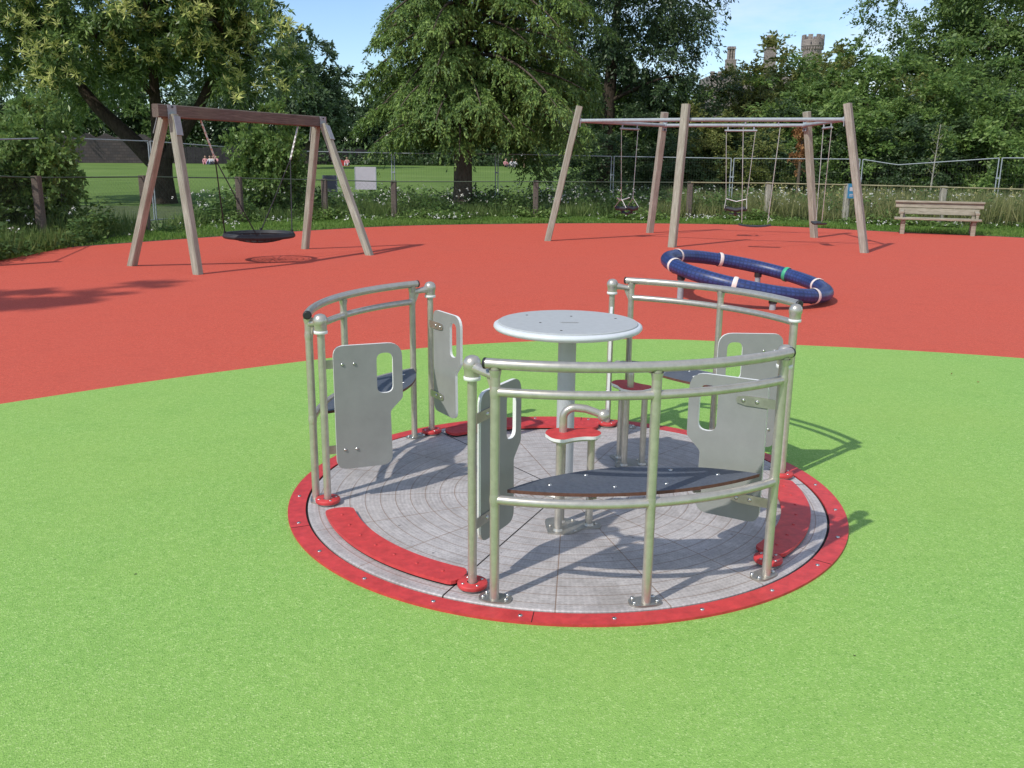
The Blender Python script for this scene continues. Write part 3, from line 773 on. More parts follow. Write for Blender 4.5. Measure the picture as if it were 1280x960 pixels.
# ------------------------------------------------------------------ picnic bench by the verge
def park_bench():
    a, c = gnd(1127, 291), gnd(1214, 294); m = (a+c)/2; m.z = 0; d = (c-a); ang = math.atan2(d.y, d.x); Lh = d.length/2
    r_ = empty('park_bench', m, ang, label='weathered grey wooden bench with plank back at the edge of the red surface', cat='bench')
    def P(name, s_, c_, rot=None):
        b = MB(); b.beam((-s_[0]/2, 0, 0), (s_[0]/2, 0, 0), s_[1], s_[2]); b.build(name, 'wood_bench', r_, c_, rot)
    W = 2*Lh+.34
    for k in range(3): P('seat_plank', (W, .125, .045), (-.03, -.10-.14*k, .36))
    P('back_plank', (W-.12, .045, .14), (0, .045, .515), (R(-8), 0, 0)); P('back_plank', (W+.05, .05, .12), (0, .065, .655), (R(-8), 0, 0))
    P('top_cap', (W+.08, .14, .045), (0, .07, .738))
    for s_ in (-1, 1):
        b = MB(); b.beam((0, -.36, .30), (0, .12, .30), .09, .08); b.beam((0, -.30, .27), (0, -.30, -.02), .10, .09, up=Vector((0, 1, 0))); b.beam((0, .05, .27), (0, .10, -.02), .10, .09, up=Vector((0, 1, 0)))
        b.beam((0, .055, .26), (0, .10, .71), .07, .07, up=Vector((0, 1, 0))); b.build('leg_frame', 'wood_bench', r_, (s_*Lh, 0, 0))
        b = MB(); b.beam((0, -.36, .50), (0, .05, .54), .09, .04); b.beam((0, -.32, .32), (0, -.32, .49), .06, .06, up=Vector((0, 1, 0))); b.build('armrest', 'wood_bench', r_, (s_*(Lh+.05), 0, 0))
park_bench()

# ------------------------------------------------------------------ fences
fpx = [(-60, 13.2), (45, 17.2), (178, 20.2), (298, 22.8), (405, 24.3), (492, 25.0), (670, 25.8), (863, 26.0), (961, 25.6), (1060, 25.0), (1180, 24.3), (1330, 23.0)]
ftop = [218, 222, 221, 222.5, 225, 227, 227, 228, 229, 231, 234, 238]
fp = []
for (px, Y), ty in zip(fpx, ftop):
    p = at(px, ty, Y); fp.append(p)
cf = empty('chain_link_fence', (0, 25, 0), 0, label='low chain-link fence on timber posts behind the red surface', cat='fence')
off = Vector((0, 25, 0))
for i, p in enumerate(fp):
    b = MB(); b.beam((0, 0, -.1), (0, 0, p.z+.03), .15, .15, up=Vector((0, 1, 0)), ch=.15); b.build('post', 'wood_grey' if p.x > 5 else 'wood_brown', cf, Vector((p.x, p.y, 0))-off)
for i in range(len(fp)-1):
    p, q = fp[i], fp[i+1]; b = MB()
    light = (p.x > 3)
    b.tube([p-off-Vector((0, .08, 0)), q-off-Vector((0, .08, 0))], .019 if light else .014, 8); b.build('top_rail', 'rail_wood' if light else 'wire_green', cf)
    d = q-p; Ln = Vector((d.x, d.y, 0)).length; h = (p.z+q.z)/2-.04; u = Vector((d.x, d.y, 0)).normalized(); nrm2 = Vector((-u.y, u.x, 0)); o3 = Vector((p.x, p.y, 0))-off-nrm2*.08
    b = MB(); step = .11; k = -h; wv = .0014
    while k < Ln:
        for s_ in (1, -1):
            x0, x1 = (k, k+h); z0, z1 = (.03, h)
            if s_ < 0: z0, z1 = z1, z0
            def cl(x): return z0+(z1-z0)*(x-x0)/(x1-x0)
            a_, c_ = max(x0, 0), min(x1, Ln)
            if c_-a_ > .02:
                A_, B_ = o3+u*a_+Vector((0, 0, cl(a_))), o3+u*c_+Vector((0, 0, cl(c_))); e_ = Vector((0, 0, wv)) 
                b.add([A_-e_, B_-e_, B_+e_, A_+e_], [(0, 1, 2, 3)])
        k += step
    b.build('mesh', 'wire_green', cf)
# temporary mesh panels behind
hj = [(-70, 14.8, 176), (70, 18.5, 172.5), (186, 22.2, 176.5), (347, 26.3, 188.5), (491, 27.6, 191.5), (621, 28.2, 192.5), (766, 28.5, 195.5), (916, 28.2, 198), (1077, 27.3, 199), (1251, 26.0, 197.5), (1420, 24.5, 197)]
hp_ = [at(*(px, ty, Y)) for px, Y, ty in hj]
words = ['far left end behind the bush', 'left of the chestnut trunk', 'behind the basket swing beam', 'behind the tall bush, carrying the grey sign', 'left of the conifer trunk', 'right of the conifer trunk', 'behind the leftmost leaning post', 'behind the back toddler swing', 'with a bent sagging top tube behind the bench', 'at the far right edge']
for i in range(len(hp_)-1):
    p, q = hp_[i], hp_[i+1]; d = q-p; u = Vector((d.x, d.y, 0)).normalized(); Ln = Vector((d.x, d.y, 0)).length
    p0 = Vector((p.x, p.y, 0)); hN = .06
    r_ = empty('mesh_fence_panel', p0, 0, label='temporary wire mesh fence panel '+words[i], cat='fence panel', group='temporary mesh fence panels')
    zl, zr = p.z-.01*0, q.z
    def zt(x):
        t = x/Ln; z = zl+(zr-zl)*t
        if i == 8: z -= .17*max(0, 1-abs(t-.27)/(.27 if t < .27 else .73))
        return z
    b = MB(); xl, xr = .04, Ln-.04; tr = .016
    b.tube([u*xl+Vector((0, 0, .1)), u*xl+Vector((0, 0, zt(xl)))], tr, 8); b.tube([u*xr+Vector((0, 0, .1)), u*xr+Vector((0, 0, zt(xr)))], tr, 8)
    b.tube([u*(xl+(xr-xl)*k/11)+Vector((0, 0, zt(xl+(xr-xl)*k/11))) for k in range(12)], tr*(.85), 8)
    b.tube([u*xl+Vector((0, 0, .12)), u*xr+Vector((0, 0, .12))], tr*.8, 8)
    b.build('frame', 'galvanised', r_)
    b = MB(); x = xl+.05
    wv = .0010; mw = 'wire_green'
    while x < xr:
        A_, B_ = u*x+Vector((0, 0, .13)), u*x+Vector((0, 0, zt(x)))
        b.add([A_-u*wv, A_+u*wv, B_+u*wv, B_-u*wv], [(0, 1, 2, 3)]); x += .075
    for z in [.3+.26*k for k in range(6)]:
        if z < min(zl, zr)-.1: b.add([u*xl+Vector((0, 0, z-wv)), u*xr+Vector((0, 0, z-wv)), u*xr+Vector((0, 0, z+wv)), u*xl+Vector((0, 0, z+wv))], [(0, 1, 2, 3)])
    b.build('wire_mesh', mw, r_)
    if 2 <= i <= 9:
        b = MB(); b.box(u*0+Vector((0, 0, zl-.55)), (.12, .05, .045)); b.build('clip', 'galvanised', r_)
# signs
def sign(name, px0, py0, px1, py1, Y, mat, label, cat):
    a, c = at(px0, py0, Y), at(px1, py1, Y); r_ = MB(); w_, h_ = c.x-a.x, a.z-c.z
    r_.box((0, 0, 0), (w_, .02, h_)); o = r_.build(name, mat, None, ((a.x+c.x)/2, Y, (a.z+c.z)/2)); tag(o, label, cat)
    for s_ in (-1, 1):
        f = MB(); f.beam((s_*(w_/2+.012), 0, -h_/2), (s_*(w_/2+.012), 0, h_/2), .024, .03, up=Vector((0, 1, 0))); f.build('side_rail', 'galvanised', o)
    return o
s1 = sign('notice_board', 444, 208.5, 470, 237, 26.9, 'white_sign', 'pale grey panel hung on the mesh fence between swing and tree', 'sign')
s2 = sign('notice_board', 404, 219, 421, 240, 26.6, 'slate_sign', 'dark slate panel hung low on the mesh fence behind the swing leg', 'sign')
s3 = sign('notice_board', 1060.5, 229.5, 1067.5, 248, 24.8, 'blue_sign', 'small blue panel on a fence post beside the right leaning post', 'sign')
b = MB(); b.box((0, -.012, .05), (.10, .004, .10)); b.box((0, -.012, -.09), (.09, .004, .02)); b.box((0, -.012, -.13), (.09, .004, .02)); b.build('pale_print', 'white_sign', s3)

# ------------------------------------------------------------------ foliage
def nrmz(a): return a/np.maximum(1e-9, np.linalg.norm(a, axis=1, keepdims=True))
def leaf_mesh(name, P, U, Nn, Ln, Wd, mat, parent=None, loc=(0, 0, 0)):
    n = len(P); V = nrmz(np.cross(Nn, U)); Ln = Ln.reshape(-1, 1); Wd = Wd.reshape(-1, 1)
    vs = np.stack([P, P+U*Ln*.5+V*Wd*.5, P+U*Ln, P+U*Ln*.5-V*Wd*.5], 1).reshape(-1, 3).astype(np.float32)
    me = bpy.data.meshes.new(name); me.vertices.add(4*n); me.vertices.foreach_set('co', vs.ravel())
    me.loops.add(4*n); me.loops.foreach_set('vertex_index', np.arange(4*n, dtype=np.int32))
    me.polygons.add(n); me.polygons.foreach_set('loop_start', np.arange(0, 4*n, 4, dtype=np.int32))
    me.update(calc_edges=True); me.materials.append(MATS[mat])
    o = bpy.data.objects.new(name, me); COL.objects.link(o); o.location = loc
    if parent: o.parent = parent
    return o
def clump_leaves(centers, rads, outs, per, size, droop=.3, sprays=7, slen=1.0, rng=RNG, jit=.07, flat=.75, aspect=.5):
    """sprays of leaves: short twigs radiate from each clump centre and sag; leaves sit along them"""
    K = len(centers); S = sprays; n = per
    c = np.repeat(centers, S*n, 0); rd = np.repeat(rads, S*n)[:, None]; ou = np.repeat(outs, S*n, 0)
    d = rng.normal(size=(K*S, 3)); d = nrmz(d); d = nrmz(d*np.array([1, 1, flat])+np.repeat(outs, S, 0)*.55)
    ln = rng.uniform(.55, 1.1, (K*S, 1)); d = np.repeat(d, n, 0); ln = np.repeat(ln, n, 0)
    t = rng.uniform(.1, 1, (K*S*n, 1))**.8
    P = c+d*rd*slen*ln*t; P[:, 2] -= (droop*rd[:, 0]*(t[:, 0]**2)*ln[:, 0])
    P += rng.normal(size=P.shape)*jit*rd
    U = nrmz(d*.8+rng.normal(size=P.shape)*.55-np.array([0, 0, droop*.9]))
    Nn = nrmz(rng.normal(size=P.shape)*.5+ou*.75+np.array([0, 0, .5]))
    Ls = size*rng.uniform(.6, 1.35, len(P)); return P, U, Nn, Ls, Ls*aspect
def shell(n, c, rad, rng, lo=.55, zmin=-1.0, noise_amp=.22):
    """points in the outer part of an uneven ellipsoid"""
    d = nrmz(rng.normal(size=(n*3, 3))); d = d[d[:, 2] > zmin][:n]
    ph = rng.uniform(0, 6.28, 6)
    k = 1+noise_amp*(np.sin(d[:, 0]*4.1+ph[0])*np.sin(d[:, 1]*3.7+ph[1])+.6*np.sin(d[:, 2]*6.3+ph[2]+d[:, 0]*5))
    r_ = (lo+(1-lo)*rng.uniform(0, 1, len(d))**.6)*k
    return np.array(c)+d*r_[:, None]*np.array(rad), d
def tube_to(b, a, c, r0, r1, bow=.1, seg=6, n=5, rng=random):
    a, c = Vector(a), Vector(c); m = (c-a).length
    mid = Vector((rng.uniform(-1, 1), rng.uniform(-1, 1), rng.uniform(0, 1.2)))*m*bow
    pts = [a.lerp(c, i/n)+mid*math.sin(PI*i/n) for i in range(n+1)]
    b.tube(pts, [r0+(r1-r0)*i/n for i in range(n+1)], seg)
def tree(name, loc, label, cat='tree', group=None, trunk_h=3, trunk_r=.3, crown_c=(0, 0, 6), crown_r=(4, 4, 4), nclump=90, crad=.9, per=18, sprays=8, size=.14, droop=.3,
         leaf='leaf_mid', barkm='bark_dark', seed=1, flat=.75, lo=.55, fork=None, limbs=16, lean=(0, 0), zmin=-.75, amp=.22, aspect=.5, slen=1.0):
    rng = np.random.default_rng(seed); rr = random.Random(seed)
    r_ = empty(name, loc, 0, label=label, cat=cat, group=group)
    cen, d = shell(nclump, crown_c, crown_r, rng, lo, zmin, amp)
    rads = crad*rng.uniform(.6, 1.35, len(cen)); outs = nrmz(d*np.array([1, 1, .5]))
    P, U, Nn, Ls, Wd = clump_leaves(cen, rads, outs, per, size, droop, sprays, slen, rng, flat=flat, aspect=aspect)
    b = MB(); H = trunk_h; top = Vector((lean[0]+crown_c[0]*.6, lean[1]+crown_c[1]*.6, crown_c[2]+crown_r[2]*.35))
    if fork is None:
        pts = [Vector((0, 0, -.3)), Vector((0, 0, .15)), Vector((lean[0]*.2, 0, H*.5)), Vector((lean[0]*.5, 0, H)), top]
        b.tube(pts, [trunk_r*1.5, trunk_r*1.15, trunk_r*.95, trunk_r*.8, trunk_r*.15], 12)
        st = [pts[2].lerp(pts[3], .8), pts[3], pts[3].lerp(top, .3), pts[3].lerp(top, .6)]
    else:
        b.tube([Vector((0, 0, -.3)), Vector((0, 0, .15)), Vector((0, 0, H*.6)), Vector((0, 0, H))], [trunk_r*1.45, trunk_r*1.15, trunk_r*.95, trunk_r*1.0], 12)
        st = []
        for f_, fr in fork:
            f_ = Vector(f_); q = [Vector((0, 0, H*.75)), Vector((f_.x*.25, f_.y*.25, H+(f_.z-H)*.15)), Vector((f_.x*.62, f_.y*.62, H+(f_.z-H)*.5)), f_]
            b.tube(q, [trunk_r*fr, trunk_r*fr*.9, trunk_r*fr*.7, trunk_r*fr*.4], 10); st += [q[2], q[3]]
    idx = rng.permutation(len(cen))[:limbs]
    for i in idx:
        c = Vector(cen[i]); s_ = min(st, key=lambda p: (p-c).length+rr.uniform(0, 1.5)); tube_to(b, s_, c, trunk_r*.26, trunk_r*.05, .08, 6, 5, rr)
    b.build('trunk', barkm, r_)
    leaf_mesh('crown', P, U, Nn, Ls, Wd, leaf, r_)
    return r_, cen, rads, outs, rng

# sweet chestnut at left, with pale catkins
cl = at(204, 250, 33.0)
cx = cl.x
chest, cen, rads, outs, rng = tree('chestnut_tree', (cx, 33.0, terr(cx, 33)), 'broad chestnut tree with pale yellow catkins and a forked trunk at left', trunk_h=1.6, trunk_r=.42,
    crown_c=(-.9, 0, 6.4), crown_r=(6.3, 4.6, 4.7), nclump=430, crad=.9, per=34, sprays=10, size=.20, droop=.35, leaf='leaf_chestnut', seed=3, lo=.35,
    fork=[((-3.4, .2, 5.0), .72), ((.1, -.2, 5.6), .62), ((2.4, .4, 5.2), .6)], limbs=26, zmin=-.62, aspect=.30, amp=.25)
fr = np.where((outs[:, 1] < .2) & (cen[:, 2] > 3.6))[0]; fr = fr[rng.uniform(0, 1, len(fr)) < .34+.6*(np.sin(cen[fr, 0]*1.3+cen[fr, 2]*.9) > .1)]
nP, nU = [], []
for i in fr:
    for q in range(11):
        c0 = cen[i]+outs[i]*rads[i]*.9+rng.normal(size=3)*rads[i]*.36; c0[2] += .12
        for k in range(13):
            d = nrmz((rng.normal(size=3)+outs[i]*.5+np.array([0, 0, .35]))[None])[0]; nP.append(c0); nU.append(d)
nP, nU = np.array(nP), np.array(nU); nn = nrmz(np.cross(nU, rng.normal(size=nU.shape)))
ck = leaf_mesh('catkins', nP, nU, nn, rng.uniform(.16, .30, len(nP)), np.full(len(nP), .042), 'leaf_catkin', chest); ck['kind'] = 'stuff'

# feathery conifer in the middle
fl = at(578, 262, 28.6); z0 = 0
rng = np.random.default_rng(8); rr = random.Random(8)
ft = empty('conifer_tree', (fl.x, 28.6, -.02), 0, label='tall conifer with one straight brown trunk and drooping bright green sprays, in the middle', cat='tree')
b = MB(); b.tube([(0, 0, -.3), (0, 0, .1), (.02, 0, .8), (.05, 0, 5), (.0, 0, 10), (0, 0, 15)], [.46, .34, .29, .25, .15, .03], 14)
cen, rads, outs = [], [], []
for k in range(140):
    h = 2.7+12.0*((k+rr.random())/140)**1.25; az = k*2.39996+rr.uniform(-.3, .3)
    dx, dy = math.cos(az), math.sin(az)
    Lb = (4.15+.95*dx)*max(.05, 1-(h/16.5)**2.4)*rr.uniform(.72, 1.08)*(.80 if h < 3.3 else 1)
    p0 = Vector((0, 0, h)); rise = rr.uniform(.02, .22); dr = rr.uniform(.28, .52); pts = []
    for i in range(9):
        t = i/8; pts.append(p0+Vector((dx*Lb*t, dy*Lb*t, Lb*(rise*t-dr*t**2.4))))
    b.tube(pts, [.075*(1-.85*i/8) for i in range(9)], 6)
    nc = max(3, int(Lb/.40)); perp = Vector((-dy, dx, 0))
    for i in range(nc):
        t = .26+.76*(i+rr.random()*.6)/nc; q = p0+Vector((dx*Lb*t, dy*Lb*t, Lb*(rise*t-dr*t**2.4)))
        for sd_ in ((-1, 1) if t < .9 else (0,)):
            o_ = q+perp*sd_*rr.uniform(.15, .60)*(1-.45*t); cen.append((o_.x, o_.y, o_.z-.10)); rads.append(rr.uniform(.30, .52)); v = Vector((dx, dy, .15))+perp*sd_*.5; v.normalize(); outs.append(tuple(v))
b.build('trunk', 'bark_brown', ft)
cen, rads, outs = np.array(cen), np.array(rads), np.array(outs)
P, U, Nn, Ls, Wd = clump_leaves(cen, rads, outs, 25, .11, 1.35, 9, 1.25, rng, jit=.05, flat=.25, aspect=.34)
leaf_mesh('crown', P, U, Nn, Ls, Wd, 'leaf_feather', ft)
print('conifer leaves', len(P), len(cen))

# dark tree behind it, right of centre
dl = at(757, 232, 40)
tree('evergreen_tree', (dl.x, 40, terr(dl.x, 40)), 'dark dense tree behind the swing frame left of the castle', trunk_h=4, trunk_r=.36, crown_c=(.9, 1, 8.6), crown_r=(3.9, 3.6, 7.4), nclump=320, crad=1.1, per=32, sprays=9, size=.165, droop=.7,
     leaf='leaf_dark', seed=21, lo=.35, limbs=20, zmin=-.9, flat=.5, aspect=.42)
# big tree at right
tree('lime_tree', (at(1268, 200, 46).x, 46, terr(0, 46)), 'huge rounded tree filling the top right corner', trunk_h=4, trunk_r=.5, crown_c=(0, 0, 7.6), crown_r=(6.4, 5.0, 5.4), nclump=380, crad=1.25, per=36, sprays=9, size=.175, droop=.4,
     leaf='leaf_mid', seed=31, lo=.45, limbs=20, zmin=-.9)
# bluish tree in the gap between chestnut and conifer
tree('ash_tree', (at(388, 190, 75).x, 75, terr(0, 75)), 'distant bluish green tree in the gap right of the chestnut', trunk_h=5, trunk_r=.4, crown_c=(0, 0, 6.0), crown_r=(2.6, 2.8, 4.2), nclump=150, crad=.95, per=14, sprays=8, size=.34, droop=.4,
     leaf='leaf_far', seed=41, lo=.35, limbs=20, zmin=-.95)

# far tree belt beyond the field: three kinds, copied
protos = []
for k, (lm, cr, cz) in enumerate((('leaf_dark', (5, 4, 4.2), 4.6), ('leaf_mid', (4.4, 4, 3.6), 4.0), ('leaf_far', (4.6, 4, 4.6), 5.0))):
    t_, *_ = tree('field_tree', (0, 0, -50), 'x', trunk_h=2.2, trunk_r=.3, crown_c=(0, 0, cz), crown_r=cr, nclump=110, crad=1.25, per=11, sprays=7, size=.42, droop=.4, leaf=lm, seed=51+k, lo=.4, limbs=8, zmin=-.97)
    protos.append(t_)
belt = [(-20, 95, 1.15, 0), (60, 92, 1.1, 1), (140, 100, 1.2, 0), (215, 98, 1.0, 1), (275, 101, 1.15, 2), (335, 98, 1.05, 0), (385, 104, 1.15, 1), (440, 100, .95, 0), (492, 103, 1.15, 2), (545, 99, 1.0, 0), (600, 104, 1.25, 1), (655, 101, 1.1, 0), (712, 98, 1.15, 2), (765, 103, 1.25, 0), (815, 97, 1.0, 1)]
kn = ['dark green', 'mid green', 'greyish green']
bw = ['at the far left edge', 'behind the left bush', 'above the stone wall', 'behind the chestnut trunk', 'seen through the swing frame, its left part', 'above the tall bush', 'behind the right swing legs', 'above the grey fence panel', 'left of the conifer trunk', 'just left of the conifer trunk', 'just right of the conifer trunk', 'above the standing person', 'behind the leftmost leaning post', 'behind the nearest toddler swing', 'between the two middle swing posts']
for i, (px, Y, s_, k) in enumerate(belt):
    o = copy_tree(protos[k]); p = at(px, 200, Y); o.location = (p.x, Y, terr(p.x, Y)-.2); o.scale = (s_, s_, s_); o.rotation_euler = (0, 0, i*1.3)
    tag(o, kn[k]+' tree across the field '+bw[i], 'tree', 'trees along the far side of the field')
for t_ in protos:
    for ch in list(t_.children): bpy.data.objects.remove(ch)
    bpy.data.objects.remove(t_)

# shrubs of the thicket at right: three kinds, copied
sp_ = []
for k, (lm, cr, cz) in enumerate((('leaf_dark', (2.6, 2.2, 2.5), 2.3), ('leaf_yellow', (2.4, 2.0, 2.6), 2.4), ('leaf_bush', (2.5, 2.1, 2.5), 2.3))):
    t_, *_ = tree('shrub', (0, 0, -50), 'x', 'shrub', trunk_h=.6, trunk_r=.09, crown_c=(0, 0, cz), crown_r=cr, nclump=105, crad=.70, per=24, sprays=9, size=.125, droop=.3, leaf=lm, seed=71+k, lo=.3, limbs=18, zmin=-.97, amp=.3)
    sp_.append(t_)
thick = [(775, 39, 1.05, 0, 'dark shrub behind the fence left of the centre swing post'), (815, 42, 1.35, 2, 'bushy green shrub behind the middle leaning posts'), (850, 37, .95, 0, 'low dark shrub right of the centre swing post'),
    (880, 44, 1.45, 0, 'dark shrub rising under the drooping dark tree'), (905, 37, 1.0, 1, 'low yellowish shrub behind the back toddler swing'), (925, 43, 1.44, 1, 'yellow green shrub below the left castle chimney'),
    (955, 38, 1.1, 0, 'dark shrub behind the flat front swing'), (965, 46, 1.54, 1, 'tall yellow green shrub below the middle castle chimney'), (1000, 42, 1.58, 2, 'green shrub between chimney and castle tower'),
    (1022, 38, 1.2, 2, 'green shrub behind the brown back right post'), (1032, 46, 1.92, 1, 'tall yellowish shrub right below the castle tower'), (1078, 40, 1.72, 2, 'green shrub behind the right leaning post'),
    (1085, 46, 1.75, 0, 'dark tall shrub under the huge tree, left part'), (1120, 37, 1.15, 0, 'low dark shrub above the left end of the bench'), (1150, 42, 1.6, 2, 'broad green shrub above the bench'),
    (1185, 37, 1.25, 2, 'light green shrub right of the pale thin stem'), (1215, 41, 1.55, 0, 'dark shrub above the right end of the bench'), (1250, 36, 1.25, 2, 'low green shrub behind the paired fence poles'), (1290, 40, 1.6, 0, 'dark shrub at the right edge')]
for i, (px, Y, s_, k, lb) in enumerate(thick):
    o = copy_tree(sp_[k]); p = at(px, 200, Y); o.location = (p.x, Y, terr(p.x, Y)-.15); zk = {0: .72, 1: .79, 2: .80}[k]; o.scale = (s_*1.0, s_*1.0, s_*zk); o.rotation_euler = (0, 0, i*2.1); tag(o, lb, 'shrub', 'shrubs of the thicket at right')
# bushes near the fence
bp, *_ = tree('bush', (0, 0, -50), 'x', 'bush', trunk_h=.4, trunk_r=.05, crown_c=(0, 0, 1.3), crown_r=(.95, .9, 1.35), nclump=110, crad=.42, per=22, sprays=8, size=.12, droop=.15, leaf='leaf_bush', seed=77, lo=.2, limbs=20, zmin=-.97, amp=.3, flat=1.2)
for px, Y, sx_, sz_, lb in ((46, 18.4, .82, .98, 'leafy bush at the fence on the far left'), (338, 25.0, .92, 1.08, 'tall leafy bush behind the basket swing'), (-75, 17.0, 1.0, .8, 'leafy bush cut by the left edge')):
    o = copy_tree(bp); p = at(px, 200, Y); o.location = (p.x, Y, -.1); o.scale = (sx_, sx_, sz_); o.rotation_euler = (0, 0, px*.3); tag(o, lb, 'bush', 'bushes at the chain-link fence')
sp_.append(bp)
for t_ in sp_:
    for ch in list(t_.children): bpy.data.objects.remove(ch)
    bpy.data.objects.remove(t_)
# brown dead conifer behind the back right post
p = at(1000, 200, 33)
tree('dead_conifer', (p.x, 33, -.02), 'small dead conifer with rusty brown foliage behind the back right post', trunk_h=1.5, trunk_r=.06, crown_c=(0, 0, 2.35), crown_r=(.26, .26, .95), nclump=40, crad=.2, per=14, sprays=5, size=.08, droop=.6, leaf='leaf_brown', barkm='bark_brown', seed=91, lo=.2, limbs=8, zmin=-1)
# pale sapling
p0, p1 = at(1161, 240, 31), at(1176, 155, 31)
b = MB(); b.tube([(0, 0, -.05), (.05, 0, .8), Vector((p1.x-p0.x, 0, 0))*.6+Vector((0, 0, 1.7)), Vector((p1.x-p0.x, 0, p1.z))], [.035, .03, .022, .01], 8)
r_ = empty('sapling', (p0.x, 31, 0), 0, label='thin pale sapling stem rising behind the bench', cat='sapling')
for k in range(9):
    z = 1.1+.16*k; x = (p1.x-p0.x)*z/p1.z; s_ = -1 if k % 2 else 1; b.tube([(x, 0, z), (x+s_*.18, .05, z+.22)], [.009, .004], 5)
b.build('stem', 'bark_pale', r_)
nl = 160; zz = RNG.uniform(1.3, 2.9, nl); P = np.stack([(p1.x-p0.x)*zz/p1.z+RNG.normal(size=nl)*.14, RNG.normal(size=nl)*.12, zz], 1)
leaf_mesh('leaves', P, nrmz(RNG.normal(size=(nl, 3))), nrmz(RNG.normal(size=(nl, 3))), np.full(nl, .08), np.full(nl, .04), 'leaf_yellow', r_)

# ------------------------------------------------------------------ grasses
def edge_y(x):      # red surface back edge
    E = [(p.x, p.y) for p in red_edge]; E = [e for e in E if e[1] > 8]
    xs_ = np.array([e[0] for e in E]); ys_ = np.array([e[1] for e in E]); return np.interp(x, xs_, ys_)
def fence_y(x): return np.interp(x, [p.x for p in fp], [p.y for p in fp])
def blades(name, n, x0, x1, y_lo, y_hi, hmin, hmax, wd, mat, label, cat, lean=.35, dens=None, zf=None):
    x = RNG.uniform(x0, x1, n); t = RNG.uniform(0, 1, n); lo, hi = y_lo(x), y_hi(x); y = lo+(hi-lo)*t
    if dens is not None: k = RNG.uniform(0, 1, n) < dens(x, y); x, y = x[k], y[k]
    n = len(x); pt = .5+.5*np.sin(x*1.7+np.sin(y*1.3)*2)*np.sin(y*1.1+x*.6)
    h = (hmin+(hmax-hmin)*pt)*RNG.uniform(.55, 1.15, n)
    if zf is not None: h *= zf(x, y)
    U = nrmz(np.stack([RNG.normal(size=n)*lean, RNG.normal(size=n)*lean, np.ones(n)], 1)); Nn = nrmz(np.stack([RNG.normal(size=n), RNG.normal(size=n), np.full(n, .2)], 1))
    z = np.array([terr(0, yy) for yy in y]) if y.max() > 31 else np.full(n, -.03)
    o = leaf_mesh(name, np.stack([x, y, z], 1), U, Nn, h, np.full(n, wd)*RNG.uniform(.6, 1.4, n), mat); tag(o, label, cat, kind='stuff'); return x, y, h
b = MB(); b.tube([p+Vector((0, 0, -.012)) for p in red_edge if p.y > 6], .022, 6); o = b.build('edging_strip', 'stone_wall'); tag(o, kind='structure')
blades('verge_grass', 90000, -13, 16, lambda x: edge_y(x)+.0, lambda x: fence_y(x)+.5, .06, .16, .022, 'blade_green', 'short bright green grass strip along the red surface', 'grass')
blades('field_edge_grass', 45000, -20, 4.5, lambda x: fence_y(x)-.2, lambda x: fence_y(x)+7, .30, .60, .020, 'blade_left', 'tall green uncut grass behind the left half of the fence', 'grass', .3)
blades('meadow_grass', 45000, 3.5, 22, lambda x: fence_y(x)-.2, lambda x: fence_y(x)+7, .35, .65, .020, 'blade_meadow', 'tall yellowish meadow grass behind the right half of the fence', 'grass', .3, zf=lambda x, y: np.where(x > 5, 1.35, 1.0)*np.where(x > 9, 1.2, 1.0))
# broad-leaved weeds
def weeds(name, n, x0, x1, ylo, yhi, hmax, size, mat, label, dens):
    K = n; x = RNG.uniform(x0, x1, K); y = ylo(x)+(yhi(x)-ylo(x))*RNG.uniform(0, 1, K); k = RNG.uniform(0, 1, K) < dens(x, y); x, y = x[k], y[k]; K = len(x)
    h = hmax*RNG.uniform(.35, 1.0, K)*(.6+.4*np.sin(x*2.1+y)); per = 16
    X = np.repeat(x, per)+RNG.normal(size=K*per)*.10; Y = np.repeat(y, per)+RNG.normal(size=K*per)*.10; Z = np.repeat(h, per)*RNG.uniform(.1, 1, K*per)
    P = np.stack([X, Y, Z], 1); U = nrmz(RNG.normal(size=P.shape)*np.array([1, 1, .4])); Nn = nrmz(RNG.normal(size=P.shape)*.5+np.array([0, -.15, 1])); Ls = size*RNG.uniform(.6, 1.4, len(P))
    o = leaf_mesh(name, P, U, Nn, Ls, Ls*.5, mat); tag(o, label, 'weeds', kind='stuff')
weeds('meadow_weeds', 9000, -16, 18, lambda x: fence_y(x)+.2, lambda x: fence_y(x)+5.5, .95, .12, 'weed_leaf', 'dark leafy weeds and nettles growing behind the fence', lambda x, y: np.where((x > -9) & (x < 6.5), .95, .45))
weeds('fence_weeds', 1500, -12, 16, lambda x: fence_y(x)-.5, lambda x: fence_y(x)+.2, .38, .09, 'leaf_bush', 'low leafy weeds at the foot of the chain-link fence', lambda x, y: np.full(len(x), .8))
def flowers(name, n, x0, x1, ylo, yhi, zlo, zhi, size, mat, label, dens=None):
    x = RNG.uniform(x0, x1, n); y = ylo(x)+(yhi(x)-ylo(x))*RNG.uniform(0, 1, n)
    if dens is not None: k = RNG.uniform(0, 1, n) < dens(x, y); x, y = x[k], y[k]; n = len(x)
    z = RNG.uniform(zlo, zhi, n); per = 5
    P = np.repeat(np.stack([x, y, z], 1), per, 0)+RNG.normal(size=(n*per, 3))*size*.35; U = nrmz(RNG.normal(size=P.shape)); Nn = nrmz(RNG.normal(size=P.shape)*.5+np.array([0, -.3, 1]))
    o = leaf_mesh(name, P, U, Nn, np.full(len(P), size), np.full(len(P), size*.8), mat); tag(o, label, 'flowers', kind='stuff')
clus = lambda x, y: np.clip(np.sin(x*1.9+np.sin(y*2.3)*1.5)*np.sin(y*1.7+x)*1.4, .06, 1)
